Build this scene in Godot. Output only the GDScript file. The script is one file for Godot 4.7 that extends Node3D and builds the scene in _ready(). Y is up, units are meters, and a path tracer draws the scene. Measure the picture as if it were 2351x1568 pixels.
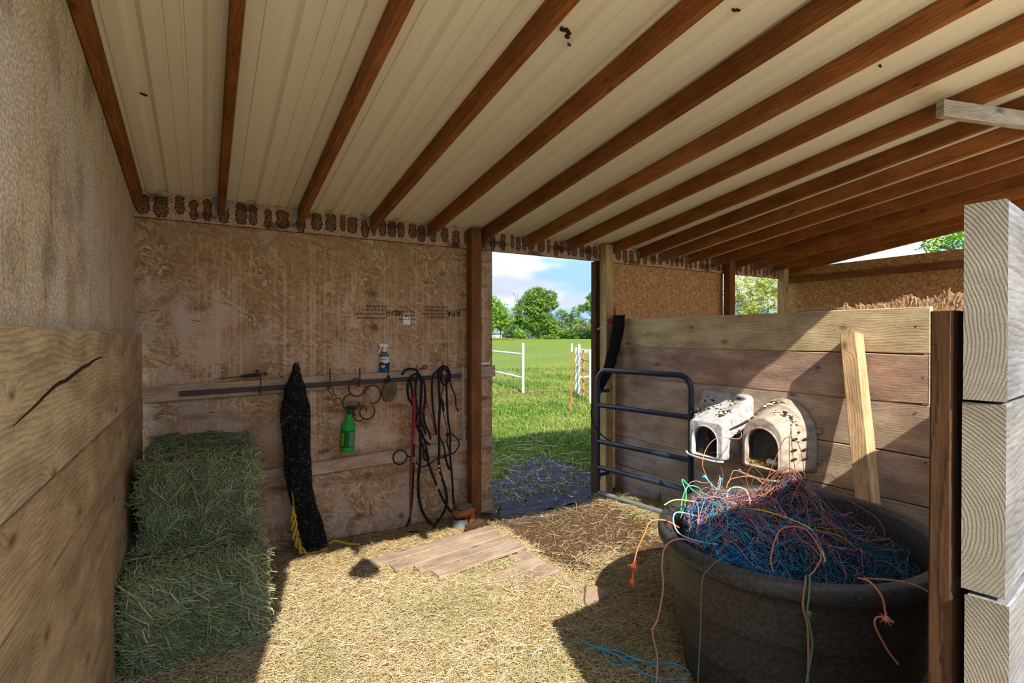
extends Node3D
# A lean-to horse shelter of chipboard, planks and metal roofing, seen from its open front. x runs along the back wall, -z into the shelter, y up, metres.

var rng := RandomNumberGenerator.new()
var nz := FastNoiseLite.new()
var M := {}
var T := {}
var used := {}
const ZB := -3.64          # face of the back wall's chipboard
const SLOPE := 0.138       # roof rise per metre towards the open front


class MB:
	var v := PackedVector3Array()
	var n := PackedVector3Array()
	var t := PackedVector2Array()
	var c := PackedColorArray()
	var ix := PackedInt32Array()
	var col := Color(1, 1, 1)

	func vert(p: Vector3, nn: Vector3, uv := Vector2.ZERO) -> int:
		v.append(p)
		n.append(nn)
		t.append(uv)
		c.append(col)
		return v.size() - 1

	func tri(a: int, b: int, d: int) -> void:
		# front faces run clockwise seen from the side the normal points to
		if (v[b] - v[a]).cross(v[d] - v[a]).dot(n[a] + n[b] + n[d]) > 0.0:
			ix.append(a)
			ix.append(d)
			ix.append(b)
		else:
			ix.append(a)
			ix.append(b)
			ix.append(d)

	func poly(ps: Array, out: Vector3, uvs: Array = []) -> void:
		var p0: Vector3 = ps[0]
		var p1: Vector3 = ps[1]
		var p2: Vector3 = ps[2]
		var nn := (p1 - p0).cross(p2 - p0).normalized()
		if nn.dot(out) < 0.0:
			nn = -nn
		var first := v.size()
		for k in ps.size():
			vert(ps[k], nn, uvs[k] if uvs.size() > k else Vector2(ps[k].x + ps[k].z, ps[k].y))
		for k in range(1, ps.size() - 1):
			tri(first, first + k, first + k + 1)

	# a plank or post from a to b: w across (along side), h high (along up); chamfered, its edges wavering by wob
	func beam(a: Vector3, b: Vector3, w: float, h: float, up := Vector3.UP, bev := 0.004, seg := 1, wob := 0.0, uo := Vector2.ZERO, noise: FastNoiseLite = null, caps := true) -> void:
		var x := (b - a).normalized()
		var s := x.cross(up).normalized()
		var u := s.cross(x).normalized()
		var l := a.distance_to(b)
		var hw := w * 0.5
		var hh := h * 0.5
		var sec := [Vector2(-hw, -hh + bev), Vector2(-hw, hh - bev), Vector2(-hw + bev, hh), Vector2(hw - bev, hh), Vector2(hw, hh - bev), Vector2(hw, -hh + bev), Vector2(hw - bev, -hh), Vector2(-hw + bev, -hh)]
		for f in 8:
			var p: Vector2 = sec[f]
			var q: Vector2 = sec[(f + 1) % 8]
			var nn2 := Vector2(p.y - q.y, q.x - p.x)
			if nn2.dot(p + q) < 0.0:
				nn2 = -nn2
			var nn := (s * nn2.x + u * nn2.y).normalized()
			var v0 := uo.y + float(f) * 0.17
			v0 = v0 - floorf(v0 / 0.3) * 0.3
			var prev := -1
			for k in seg + 1:
				var r := float(k) / seg
				var e := Vector3.ZERO
				var e2 := Vector3.ZERO
				if wob > 0.0 and noise:
					var sg := 1.0 if p.y > 0.0 else -1.0
					e = u * noise.get_noise_3d(r * l * 90.0, uo.x * 70.0 + sg * 31.0, 3.0) * wob + s * noise.get_noise_3d(r * l * 60.0, uo.x * 50.0, 77.0) * wob * 0.35
					var sg2 := 1.0 if q.y > 0.0 else -1.0
					e2 = u * noise.get_noise_3d(r * l * 90.0, uo.x * 70.0 + sg2 * 31.0, 3.0) * wob + s * noise.get_noise_3d(r * l * 60.0, uo.x * 50.0, 77.0) * wob * 0.35
				var c0 := a + x * (l * r)
				var i := vert(c0 + s * p.x + u * p.y + e, nn, Vector2(uo.x + l * r, v0))
				vert(c0 + s * q.x + u * q.y + e2, nn, Vector2(uo.x + l * r, v0 + p.distance_to(q)))
				if prev >= 0:
					tri(prev, prev + 1, i + 1)
					tri(prev, i + 1, i)
				prev = i
		if caps:
			cap(a, x, s, u, sec, -1.0, uo)
			cap(b, x, s, u, sec, 1.0, uo)

	func cap(p: Vector3, x: Vector3, s: Vector3, u: Vector3, sec: Array, sg: float, uo: Vector2) -> void:
		var ps := []
		var us := []
		for k in 8:
			ps.append(p + s * sec[k].x + u * sec[k].y)
			us.append(Vector2(uo.x + sec[k].x * 0.3, uo.y + sec[k].y * 0.3 + 0.1))
		poly(ps, x * sg, us)

	func tube(path: PackedVector3Array, rad, sides := 6, closed := false, flat := 1.0) -> void:
		var m := path.size()
		if m < 2:
			return
		var tan := (path[1] - path[0]).normalized()
		var s := tan.cross(Vector3.UP)
		if s.length() < 0.05:
			s = tan.cross(Vector3.RIGHT)
		s = s.normalized()
		var first := v.size()
		var run := 0.0
		for i in m:
			var t2: Vector3
			if closed:
				t2 = (path[(i + 1) % m] - path[(i - 1 + m) % m]).normalized()
			else:
				t2 = (path[mini(i + 1, m - 1)] - path[maxi(i - 1, 0)]).normalized()
			s = (s - t2 * s.dot(t2)).normalized()
			var b := t2.cross(s)
			var r: float = rad[i] if rad is Array or rad is PackedFloat32Array else rad
			if i > 0:
				run += path[i].distance_to(path[i - 1])
			for k in sides:
				var a := TAU * k / sides
				var d := s * cos(a) + b * (sin(a) * flat)
				vert(path[i] + d * r, d.normalized(), Vector2(run, float(k) / sides))
		var rows := m if closed else m - 1
		for i in rows:
			for k in sides:
				var a := first + i * sides + k
				var b := first + i * sides + (k + 1) % sides
				var e := first + ((i + 1) % m) * sides + k
				var f := first + ((i + 1) % m) * sides + (k + 1) % sides
				tri(a, b, f)
				tri(a, f, e)
		if not closed:
			for end in [0, m - 1]:
				var ps := []
				for k in sides:
					ps.append(v[first + end * sides + k])
				poly(ps, path[end] - path[1 if end == 0 else m - 2])

	# rings of equal point count joined into a smooth skin; normals from the neighbours
	func skin(rings: Array, closed := true, cap_first := false, cap_last := false, uvs := Vector2(1, 1)) -> void:
		var rn := rings.size()
		var m: int = rings[0].size()
		var mid := Vector3.ZERO
		for r in rings:
			for p in r:
				mid += p
		mid /= float(rn * m)
		var first := v.size()
		for i in rn:
			for k in m:
				var l: Vector3 = rings[i][(k - 1 + m) % m] if closed or k > 0 else rings[i][k]
				var rr: Vector3 = rings[i][(k + 1) % m] if closed or k < m - 1 else rings[i][k]
				var d: Vector3 = rings[maxi(i - 1, 0)][k]
				var u: Vector3 = rings[mini(i + 1, rn - 1)][k]
				var nn := (rr - l).cross(u - d).normalized()
				vert(rings[i][k], nn, Vector2(float(k) / m * uvs.x, float(i) / maxf(1.0, rn - 1) * uvs.y))
		# all normals the same way: outwards for most of them
		var s := 0.0
		for k in range(first, v.size()):
			s += n[k].dot(v[k] - mid)
		if s < 0.0:
			for k in range(first, v.size()):
				n[k] = -n[k]
		var km := m if closed else m - 1
		for i in rn - 1:
			for k in km:
				var a := first + i * m + k
				var b := first + i * m + (k + 1) % m
				tri(a, b, b + m)
				tri(a, b + m, a + m)
		if cap_first:
			poly(rings[0], _mid(rings[0]) - _mid(rings[mini(1, rn - 1)]))
		if cap_last:
			poly(rings[rn - 1], _mid(rings[rn - 1]) - _mid(rings[maxi(0, rn - 2)]))

	func _mid(r: Array) -> Vector3:
		var s := Vector3.ZERO
		for p in r:
			s += p
		return s / r.size()

	func lathe(at: Vector3, prof: Array, segs := 20, cap_top := true, sq := Vector2.ONE) -> void:
		var rings := []
		for p in prof:
			var r := []
			for k in segs:
				var a := TAU * k / segs
				r.append(at + Vector3(cos(a) * p.x * sq.x, p.y, sin(a) * p.x * sq.y))
			rings.append(r)
		skin(rings, true, cap_top, cap_top)

	func blob(at: Vector3, rad: Vector3, noise: FastNoiseLite = null, amp := 0.0, freq := 10.0, rows := 8, segs := 12) -> void:
		var first := v.size()
		for i in rows + 1:
			var th := PI * i / rows
			for k in segs:
				var a := TAU * k / segs
				var d := Vector3(sin(th) * cos(a), cos(th), sin(th) * sin(a))
				var g := 1.0
				if noise:
					var q := at + d * rad
					g += noise.get_noise_3d(q.x * freq * 60.0, q.y * freq * 60.0, q.z * freq * 60.0) * amp
				vert(at + d * rad * g, (d / rad).normalized(), Vector2(float(k) / segs, float(i) / rows))
		for i in rows:
			for k in segs:
				var a := first + i * segs + k
				var b := first + i * segs + (k + 1) % segs
				tri(a, b, b + segs)
				tri(a, b + segs, a + segs)

	func mesh(into: ArrayMesh = null) -> ArrayMesh:
		var am := into if into else ArrayMesh.new()
		var arr := []
		arr.resize(Mesh.ARRAY_MAX)
		arr[Mesh.ARRAY_VERTEX] = v
		arr[Mesh.ARRAY_NORMAL] = n
		arr[Mesh.ARRAY_TEX_UV] = t
		arr[Mesh.ARRAY_COLOR] = c
		arr[Mesh.ARRAY_INDEX] = ix
		am.add_surface_from_arrays(Mesh.PRIMITIVE_TRIANGLES, arr)
		return am


# ---------------------------------------------------------------- nodes
func nodename(called: String) -> String:
	var k: int = used.get(called, 0)
	used[called] = k + 1
	return called if k == 0 else "%s_%03d" % [called, k]


func obj(called: String, m: Mesh, mat: Material, parent: Node3D = null) -> MeshInstance3D:
	var o := MeshInstance3D.new()
	o.mesh = m
	if mat:
		for k in m.get_surface_count():
			o.set_surface_override_material(k, mat)
	if parent:
		o.name = called
		parent.add_child(o, true)
	else:
		o.name = nodename(called)
		add_child(o, true)
	return o


func thing(called: String, label: String, category := "", at := Vector3.ZERO, group := "", kind := "") -> Node3D:
	var o := Node3D.new()
	o.name = nodename(called)
	add_child(o, true)
	o.position = at
	tag(o, label, category, group, kind)
	return o


func tag(o: Node3D, label: String, category := "", group := "", kind := "") -> Node3D:
	if label:
		o.set_meta("label", label)
	if category:
		o.set_meta("category", category)
	if group:
		o.set_meta("group", group)
	if kind:
		o.set_meta("kind", kind)
	return o


func many(called: String, m: Mesh, mat: Material, xf: Array, cols: Array, parent: Node3D = null) -> MultiMeshInstance3D:
	var mm := MultiMesh.new()
	mm.transform_format = MultiMesh.TRANSFORM_3D
	mm.use_colors = cols.size() > 0
	mm.mesh = m
	mm.instance_count = xf.size()
	for k in xf.size():
		mm.set_instance_transform(k, xf[k])
		if cols.size() > 0:
			mm.set_instance_color(k, cols[k])
	var o := MultiMeshInstance3D.new()
	o.multimesh = mm
	o.material_override = mat
	o.set_meta("kind", "stuff")
	if parent:
		o.name = called
		parent.add_child(o, true)
	else:
		o.name = nodename(called)
		add_child(o, true)
	return o


func lin(r: float, g: float, b: float) -> Color:      # a linear base colour as the sRGB colour albedo_color wants
	return Color(r, g, b).linear_to_srgb()


func rr(a: float, b: float) -> float:
	return rng.randf_range(a, b)


func n3(x: float, y: float, z: float) -> float:       # about -1..1, one hump per unit or so
	return nz.get_noise_3d(x * 100.0, y * 100.0, z * 100.0) * 1.6


func crv(p: Array, step := 0.02) -> PackedVector3Array:   # a smooth line through points
	var out := PackedVector3Array()
	for i in p.size() - 1:
		var a: Vector3 = p[maxi(i - 1, 0)]
		var b: Vector3 = p[i]
		var c: Vector3 = p[i + 1]
		var d: Vector3 = p[mini(i + 2, p.size() - 1)]
		var k := maxi(1, int(b.distance_to(c) / step))
		for j in k:
			var t := float(j) / k
			out.append(0.5 * ((2.0 * b) + (c - a) * t + (2.0 * a - 5.0 * b + 4.0 * c - d) * t * t + (3.0 * b - a - 3.0 * c + d) * t * t * t))
	out.append(p[p.size() - 1])
	return out


func xy(l: Array, z: float, dz := 0.0) -> Array:      # x, y pairs on the plane z
	var out := []
	for k in range(0, l.size(), 2):
		out.append(Vector3(l[k], l[k + 1], z + dz * sin(k * 1.7)))
	return out


func xyz(l: Array) -> Array:
	var out := []
	for k in range(0, l.size(), 3):
		out.append(Vector3(l[k], l[k + 1], l[k + 2]))
	return out


# ---------------------------------------------------------------- textures
func image_tex(im: Image) -> ImageTexture:
	return ImageTexture.create_from_image(im)


func wood_tex(seed_: int, rings: float, warp: float, contrast: float, dark: Color, light: Color, knots: Array, gray := 0.0, w := 1024, h := 256) -> Array:
	# flat-sawn board, 2.4 m along u and 0.6 m along v; runs on without a seam along u
	var f := FastNoiseLite.new()
	f.seed = seed_
	f.frequency = 1.0
	f.fractal_octaves = 3
	var px := PackedByteArray()
	px.resize(w * h * 3)
	var hx := PackedByteArray()
	hx.resize(w * h)
	var rad := 2.4 / TAU
	var o := 0
	var q := 0
	for j in h:
		var y := float(j) / h * 0.6
		for i in w:
			var a := TAU * i / w
			var cx := cos(a) * rad
			var cz := sin(a) * rad
			var g := y * rings + f.get_noise_3d(cx * 1.6, y * 5.0, cz * 1.6) * warp
			var kd := 0.0
			for k in knots:
				var dx := (float(i) / w * 2.4 - float(k.x)) * 0.5
				var dy := y - float(k.y)
				var d2 := dx * dx + dy * dy
				var s: float = k.z
				if d2 < s * s * 16.0:
					g += 3.2 * exp(-d2 / (s * s * 2.6))
					kd = maxf(kd, exp(-d2 / (s * s * 0.40)))
			var fr := g - floorf(g)
			var late := fr * fr * fr
			var fib := f.get_noise_3d(cx * 14.0, y * 260.0, cz * 14.0)
			var pat := f.get_noise_3d(cx * 3.0 + 9.0, y * 9.0, cz * 3.0)
			var val := clampf(0.78 - contrast * late + 0.22 * fib + 0.3 * pat, 0.0, 1.0) * (1.0 - 0.75 * kd)
			var c := dark.lerp(light, val)
			if gray > 0.0:
				var gv := clampf(f.get_noise_3d(cx * 2.2 + 40.0, y * 6.0, cz * 2.2) * 1.4 + 0.3, 0.0, 1.0) * gray
				var lum := c.get_luminance() * 1.08
				c = c.lerp(Color(lum, lum * 0.98, lum * 0.97), gv)
			px[o] = int(c.r * 255.0)
			px[o + 1] = int(c.g * 255.0)
			px[o + 2] = int(c.b * 255.0)
			o += 3
			hx[q] = int(clampf(0.6 - 0.4 * late + 0.35 * fib, 0.0, 1.0) * 255.0)
			q += 1
	return [image_tex(Image.create_from_data(w, h, false, Image.FORMAT_RGB8, px)), image_tex(Image.create_from_data(w, h, false, Image.FORMAT_L8, hx))]


func endgrain_tex(w := 512) -> Array:                  # 0.3 m square of sawn growth rings
	var f := FastNoiseLite.new()
	f.seed = 5
	f.frequency = 1.0
	var px := PackedByteArray()
	px.resize(w * w * 3)
	var hx := PackedByteArray()
	hx.resize(w * w)
	var o := 0
	for j in w:
		for i in w:
			var x := float(i) / w * 0.3
			var y := float(j) / w * 0.3
			var d := Vector2(x - 0.035, (y - 0.20) * 0.8).length()
			d += f.get_noise_2d(x * 9.0, y * 9.0) * 0.004 + f.get_noise_2d(x * 60.0, y * 60.0) * 0.0003
			var g := d * 230.0
			var fr := g - floorf(g)
			var ring := smoothstep(0.0, 0.35, fr) * smoothstep(1.0, 0.62, fr)
			var saw := absf(sin((x * 0.8 + y) * 900.0 + f.get_noise_2d(x * 30.0, y * 30.0) * 3.0)) * smoothstep(0.02, 0.09, y)
			var fine := f.get_noise_2d(x * 700.0, y * 700.0)
			var val := clampf(0.42 + 0.22 * ring * (0.6 + 0.8 * absf(f.get_noise_2d(x * 14.0 + 5.0, y * 14.0))) + 0.16 * saw + 0.45 * fine, 0.0, 1.0)
			var c := Color(0.30, 0.26, 0.21).lerp(Color(0.84, 0.80, 0.72), val)
			px[o * 3] = int(c.r * 255.0)
			px[o * 3 + 1] = int(c.g * 255.0)
			px[o * 3 + 2] = int(c.b * 255.0)
			hx[o] = int(clampf(0.3 + 0.5 * ring + 0.2 * saw + 0.2 * fine, 0.0, 1.0) * 255.0)
			o += 1
	return [image_tex(Image.create_from_data(w, w, false, Image.FORMAT_RGB8, px)), image_tex(Image.create_from_data(w, w, false, Image.FORMAT_L8, hx))]


func stamp(l: int, wid: int, ang: float, c: Color, soft := 0.0, taper := 0.3) -> Image:    # one flake or stalk with clear surroundings
	var half := int(ceil((absf(cos(ang)) * l + absf(sin(ang)) * wid) * 0.5)) + 1
	var halfh := int(ceil((absf(sin(ang)) * l + absf(cos(ang)) * wid) * 0.5)) + 1
	var im := Image.create(half * 2, halfh * 2, false, Image.FORMAT_RGBA8)
	for j in halfh * 2:
		for i in half * 2:
			var x := i + 0.5 - half
			var y := j + 0.5 - halfh
			var u := (x * cos(ang) + y * sin(ang)) / (l * 0.5)
			var w := (-x * sin(ang) + y * cos(ang)) / (wid * 0.5)
			var lim := 1.0 - taper * absf(u)
			if absf(u) < 1.0 and absf(w) < lim:
				var a := c.a
				if soft > 0.0:
					a *= smoothstep(1.0, 1.0 - soft, absf(u)) * smoothstep(1.0, 1.0 - soft, absf(w) / lim)
				var sh := 1.0 - 0.12 * (w * 0.5 + 0.5)
				im.set_pixel(i, j, Color(c.r * sh, c.g * sh, c.b * sh, a))
	return im


func put_stamp(im: Image, s: Image, x: int, y: int) -> void:       # wraps round the edges
	var w := im.get_width()
	var h := im.get_height()
	var r := Rect2i(Vector2i.ZERO, s.get_size())
	im.blend_rect(s, r, Vector2i(x, y))
	if x + s.get_width() > w:
		im.blend_rect(s, r, Vector2i(x - w, y))
	if y + s.get_height() > h:
		im.blend_rect(s, r, Vector2i(x, y - h))


func flakes(w: int, h: int, count: int, ln: int, wd: int, base: Color, tones: Array, alpha: float) -> Image:
	var im := Image.create(w, h, false, Image.FORMAT_RGBA8)
	im.fill(base)
	var ss := []
	for k in 40:
		var c: Color = tones[k % tones.size()]
		c.a = alpha
		ss.append(stamp(int(ln * rr(0.55, 1.1)), int(wd * rr(0.5, 1.2)), rr(0.0, PI), c, 0.25))
	for k in count:
		put_stamp(im, ss[rng.randi() % ss.size()], rng.randi() % w, rng.randi() % h)
	return im


func speckle(im: Image, seed_: int, freq: float, amp: float) -> void:    # fine grain over a picture, by adding noise images
	var f := FastNoiseLite.new()
	f.seed = seed_
	f.frequency = freq
	f.fractal_octaves = 4
	var g := f.get_image(im.get_width(), im.get_height())
	var d := im.get_data()
	var b := g.get_data()
	var step := g.get_data().size() / (im.get_width() * im.get_height())
	for k in im.get_width() * im.get_height():
		var m := 1.0 + (b[k * step] / 127.5 - 1.0) * amp
		d[k * 4] = mini(255, int(d[k * 4] * m))
		d[k * 4 + 1] = mini(255, int(d[k * 4 + 1] * m))
		d[k * 4 + 2] = mini(255, int(d[k * 4 + 2] * m))
	im.set_data(im.get_width(), im.get_height(), false, Image.FORMAT_RGBA8, d)


func mat(called: String, c: Color, rough := 0.85, tex: Texture2D = null, scale := Vector3.ONE, bump: Texture2D = null, cm := 0.1) -> StandardMaterial3D:
	var m := StandardMaterial3D.new()
	m.resource_name = called
	m.albedo_color = c
	m.roughness = rough
	m.metallic_specular = 0.3
	if tex:
		m.albedo_texture = tex
	m.uv1_scale = scale
	if bump:
		m.heightmap_enabled = true
		m.heightmap_texture = bump
		m.heightmap_scale = cm
	M[called] = m
	return m


func tinted(called: String) -> StandardMaterial3D:      # a material that takes the colours of its vertices or copies
	var m := mat(called, Color.WHITE, 0.85)
	m.vertex_color_use_as_albedo = true
	return m


func _ready() -> void:
	rng.seed = 11
	nz.seed = 4
	nz.fractal_octaves = 3
	light_and_lens()
	materials()
	ground()
	left_wall()
	back_wall()
	roof()
	partition()
	front_barrier()
	straw()
	hay_bales()
	tack_rail()
	ropes()
	gate()
	nest_boxes()
	tank()
	twine()
	small_things()
	yard()
	trees()


func light_and_lens() -> void:
	var cam := Camera3D.new()
	cam.name = "camera"
	cam.position = Vector3(0, 1.35, 0)
	cam.rotation = Vector3(deg_to_rad(-0.433), deg_to_rad(-30.7), 0)
	cam.fov = 66.75
	cam.near = 0.02
	cam.far = 600.0
	add_child(cam)
	cam.current = true
	var sun := DirectionalLight3D.new()
	sun.name = "sun"
	sun.light_energy = 1.52
	sun.light_color = Color(1.0, 0.96, 0.88)
	sun.light_angular_distance = 0.5
	sun.shadow_enabled = true
	add_child(sun)
	sun.look_at_from_position(Vector3(-0.286, 1.0, 1.10) * 30.0, Vector3.ZERO)
	var env := Environment.new()
	env.tonemap_mode = Environment.TONE_MAPPER_LINEAR
	env.tonemap_exposure = 2.05
	env.sdfgi_enabled = true
	env.ssao_enabled = true
	env.ssil_enabled = true
	env.background_mode = Environment.BG_SKY
	env.background_energy_multiplier = 1.0
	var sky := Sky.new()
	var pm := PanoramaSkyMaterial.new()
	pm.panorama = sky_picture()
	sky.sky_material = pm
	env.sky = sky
	var we := WorldEnvironment.new()
	we.name = "world"
	we.environment = env
	add_child(we)


func sky_picture() -> ImageTexture:                    # blue air under broken banks of cloud, the same all the way round
	var f := FastNoiseLite.new()
	f.seed = 21
	f.frequency = 1.0
	f.fractal_octaves = 5
	var w := 1024
	var h := 512
	var im := Image.create(w, h, false, Image.FORMAT_RGBF)
	for j in h:
		var el := PI * 0.5 - PI * (j + 0.5) / h
		var y := sin(el)
		for i in w:
			var az := TAU * (i + 0.5) / w
			var d := Vector3(cos(el) * cos(az), y, cos(el) * sin(az))
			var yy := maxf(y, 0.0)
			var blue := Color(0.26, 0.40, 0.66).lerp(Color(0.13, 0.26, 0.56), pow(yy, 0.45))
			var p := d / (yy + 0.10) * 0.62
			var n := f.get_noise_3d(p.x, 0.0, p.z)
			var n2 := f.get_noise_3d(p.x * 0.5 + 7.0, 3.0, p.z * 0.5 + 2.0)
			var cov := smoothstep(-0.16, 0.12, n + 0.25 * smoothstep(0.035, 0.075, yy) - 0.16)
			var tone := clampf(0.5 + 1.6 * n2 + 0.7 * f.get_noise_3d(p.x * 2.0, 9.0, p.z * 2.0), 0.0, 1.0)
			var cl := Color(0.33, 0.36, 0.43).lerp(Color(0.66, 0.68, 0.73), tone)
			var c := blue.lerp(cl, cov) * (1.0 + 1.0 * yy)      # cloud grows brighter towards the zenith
			if y < 0.0:
				c = Color(0.25, 0.30, 0.18)
			im.set_pixel(i, j, c)
	return ImageTexture.create_from_image(im)


func materials() -> void:
	var s := Vector3(1 / 2.4, 1 / 0.6, 1)
	var pine := wood_tex(1, 52.0, 2.0, 0.26, Color(0.38, 0.25, 0.16), Color(0.86, 0.71, 0.55), [Vector3(0.5, 0.12, 0.018), Vector3(1.7, 0.2, 0.014), Vector3(1.1, 0.42, 0.02), Vector3(2.1, 0.5, 0.012), Vector3(0.2, 0.36, 0.012)])
	var fir := wood_tex(2, 70.0, 1.7, 0.27, Color(0.40, 0.33, 0.25), Color(0.92, 0.85, 0.73), [Vector3(0.3, 0.10, 0.016), Vector3(0.9, 0.22, 0.02), Vector3(1.6, 0.08, 0.018), Vector3(1.9, 0.19, 0.022), Vector3(0.7, 0.44, 0.02), Vector3(2.2, 0.40, 0.014)])
	var old := wood_tex(3, 84.0, 2.6, 0.25, Color(0.34, 0.30, 0.27), Color(0.88, 0.83, 0.77), [Vector3(0.7, 0.14, 0.02), Vector3(1.4, 0.46, 0.022), Vector3(2.0, 0.1, 0.014)], 0.8)
	var eg := endgrain_tex()
	M.pine_tex = pine
	mat("rafter", lin(0.47, 0.275, 0.15), 0.8, pine[0], s, pine[1], 0.06)
	mat("rafter_dark", lin(0.37, 0.215, 0.12), 0.8, pine[0], s, pine[1], 0.06)
	mat("rafter_pale", lin(0.55, 0.34, 0.20), 0.8, pine[0], s, pine[1], 0.06)
	mat("post", lin(0.38, 0.27, 0.19), 0.85, pine[0], s, pine[1], 0.08)
	mat("post_green", lin(0.72, 0.64, 0.45), 0.85, fir[0], s, fir[1], 0.08)
	mat("post_dark", lin(0.13, 0.105, 0.09), 0.85, pine[0], s, pine[1], 0.12)
	mat("lean", lin(0.92, 0.76, 0.62), 0.85, fir[0], s, fir[1], 0.15)
	mat("plank_tan", lin(0.82, 0.76, 0.66), 0.85, fir[0], s, fir[1], 0.12)
	mat("plank_brown", lin(0.70, 0.60, 0.50), 0.85, fir[0], s, fir[1], 0.12)
	mat("plank_brown2", lin(0.62, 0.54, 0.45), 0.85, fir[0], s, fir[1], 0.12)
	mat("part_top", lin(0.94, 0.92, 0.83), 0.85, fir[0], s, fir[1], 0.12)
	mat("part_red", lin(0.78, 0.60, 0.53), 0.85, old[0], s, old[1], 0.12)
	mat("part_brown", lin(0.86, 0.75, 0.67), 0.85, old[0], s, old[1], 0.12)
	mat("part_gray", lin(0.72, 0.70, 0.71), 0.9, old[0], s, old[1], 0.12)
	mat("pallet", lin(0.56, 0.48, 0.42), 0.9, old[0], s, old[1], 0.1)
	mat("timber", lin(0.29, 0.33, 0.40), 0.85, old[0], s, old[1], 0.15)
	mat("end_grain", lin(0.54, 0.56, 0.60), 0.9, eg[0], Vector3(1 / 0.3, 1 / 0.3, 1), eg[1], 0.06)
	mat("girt", lin(0.82, 0.70, 0.60), 0.9, old[0], s, old[1], 0.12)

	# chipboard: flakes laid over one another
	var tones := [Color(0.78, 0.66, 0.53), Color(0.70, 0.57, 0.44), Color(0.84, 0.73, 0.60), Color(0.62, 0.49, 0.37), Color(0.75, 0.64, 0.53), Color(0.88, 0.79, 0.68), Color(0.67, 0.55, 0.45)]
	var gold := flakes(1024, 1024, 5200, 84, 20, Color(0.66, 0.53, 0.41), tones, 0.85)
	speckle(gold, 8, 0.25, 0.3)
	var gt := image_tex(gold)
	mat("chipboard", lin(0.95, 0.75, 0.50), 0.9, gt, Vector3(1 / 1.2, 1 / 1.2, 1))
	M.chipboard.uv1_triplanar = true
	M.chipboard.uv1_world_triplanar = true
	M.chipboard.uv1_scale = Vector3.ONE / 0.75
	mat("chip_gold", lin(1.0, 0.83, 0.60), 0.9, gt)
	M.chip_gold.uv1_triplanar = true
	M.chip_gold.uv1_world_triplanar = true
	M.chip_gold.uv1_scale = Vector3.ONE / 0.6
	mat("chipboard_back", lin(0.95, 0.90, 0.86), 0.92, image_tex(worn_board(gold)))
	M.chipboard_back.uv1_scale = Vector3(1, 1, 1)
	mat("chip_left", lin(1.0, 0.95, 0.88), 0.92, image_tex(side_board()))
	mat("header", lin(0.95, 0.90, 0.86), 0.9, image_tex(header_board()))
	mat("torn_chip", lin(1.0, 0.90, 0.78), 0.95, gt)
	M.torn_chip.uv1_triplanar = true
	M.torn_chip.uv1_scale = Vector3.ONE / 0.7
	tinted("chips")

	var met := flakes(512, 512, 40, 60, 2, Color(0.93, 0.92, 0.90), [Color(0.88, 0.86, 0.82), Color(0.97, 0.97, 0.95), Color(0.86, 0.82, 0.76)], 0.2)
	speckle(met, 3, 0.3, 0.06)
	mat("roofing", lin(0.90, 0.86, 0.77), 0.45, image_tex(met))
	M.roofing.metallic_specular = 0.5

	var st := flakes(1024, 1024, 9000, 90, 5, Color(0.34, 0.25, 0.13), [Color(0.80, 0.68, 0.42), Color(0.66, 0.53, 0.30), Color(0.50, 0.38, 0.20), Color(0.86, 0.77, 0.52), Color(0.45, 0.42, 0.24), Color(0.58, 0.44, 0.24)], 0.95)
	mat("straw_bed", lin(0.80, 0.75, 0.68), 1.0, image_tex(st), Vector3(1, 1, 1))
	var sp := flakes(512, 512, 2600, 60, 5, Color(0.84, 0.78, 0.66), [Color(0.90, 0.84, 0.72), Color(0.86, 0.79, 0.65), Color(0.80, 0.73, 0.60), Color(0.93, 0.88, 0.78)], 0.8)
	mat("bounce_straw", lin(1.0, 0.97, 0.92), 1.0, image_tex(sp), Vector3(1, 1, 1))  # straw colour lifted so the unseen apron bounces more light indoors
	var di := flakes(1024, 1024, 2600, 26, 3, Color(0.36, 0.28, 0.20), [Color(0.44, 0.35, 0.26), Color(0.28, 0.21, 0.15), Color(0.60, 0.48, 0.30), Color(0.38, 0.30, 0.22), Color(0.24, 0.18, 0.12)], 0.8)
	speckle(di, 5, 0.04, 0.5)
	mat("dirt", lin(0.76, 0.74, 0.72), 1.0, image_tex(di), Vector3(1, 1, 1))
	var gr := flakes(512, 512, 7000, 16, 3, Color(0.46, 0.55, 0.20), [Color(0.58, 0.68, 0.26), Color(0.50, 0.60, 0.22), Color(0.66, 0.70, 0.34), Color(0.46, 0.60, 0.20), Color(0.70, 0.71, 0.40)], 0.8)
	speckle(gr, 6, 0.02, 0.4)
	mat("grass", lin(1.0, 1.0, 0.80), 1.0, image_tex(gr))
	M.grass.uv1_scale = Vector3.ONE
	M.grass.vertex_color_use_as_albedo = true
	mat("mud", lin(0.040, 0.040, 0.046), 0.8)
	M.mud.metallic_specular = 0.25
	for k in ["straw", "hay", "blade", "leaf", "strand", "stone", "lump"]:
		tinted(k)
	for k in ["blade", "leaf"]:
		M[k].backlight_enabled = true
		M[k].backlight = Color(0.5, 0.6, 0.3)
	M.strand.roughness = 0.6
	mat("bark", lin(0.16, 0.13, 0.10), 0.95)
	mat("tank", lin(0.066, 0.064, 0.064), 0.55)
	M.tank.metallic_specular = 0.5
	var rb := flakes(256, 256, 300, 30, 3, Color(0.8, 0.8, 0.8), [Color(0.9, 0.88, 0.84), Color(0.6, 0.6, 0.62), Color(1, 0.96, 0.9)], 0.4)
	speckle(rb, 9, 0.1, 0.5)
	M.tank.albedo_texture = image_tex(rb)
	M.tank.uv1_triplanar = true
	M.tank.uv1_scale = Vector3.ONE * 2.0
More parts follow.
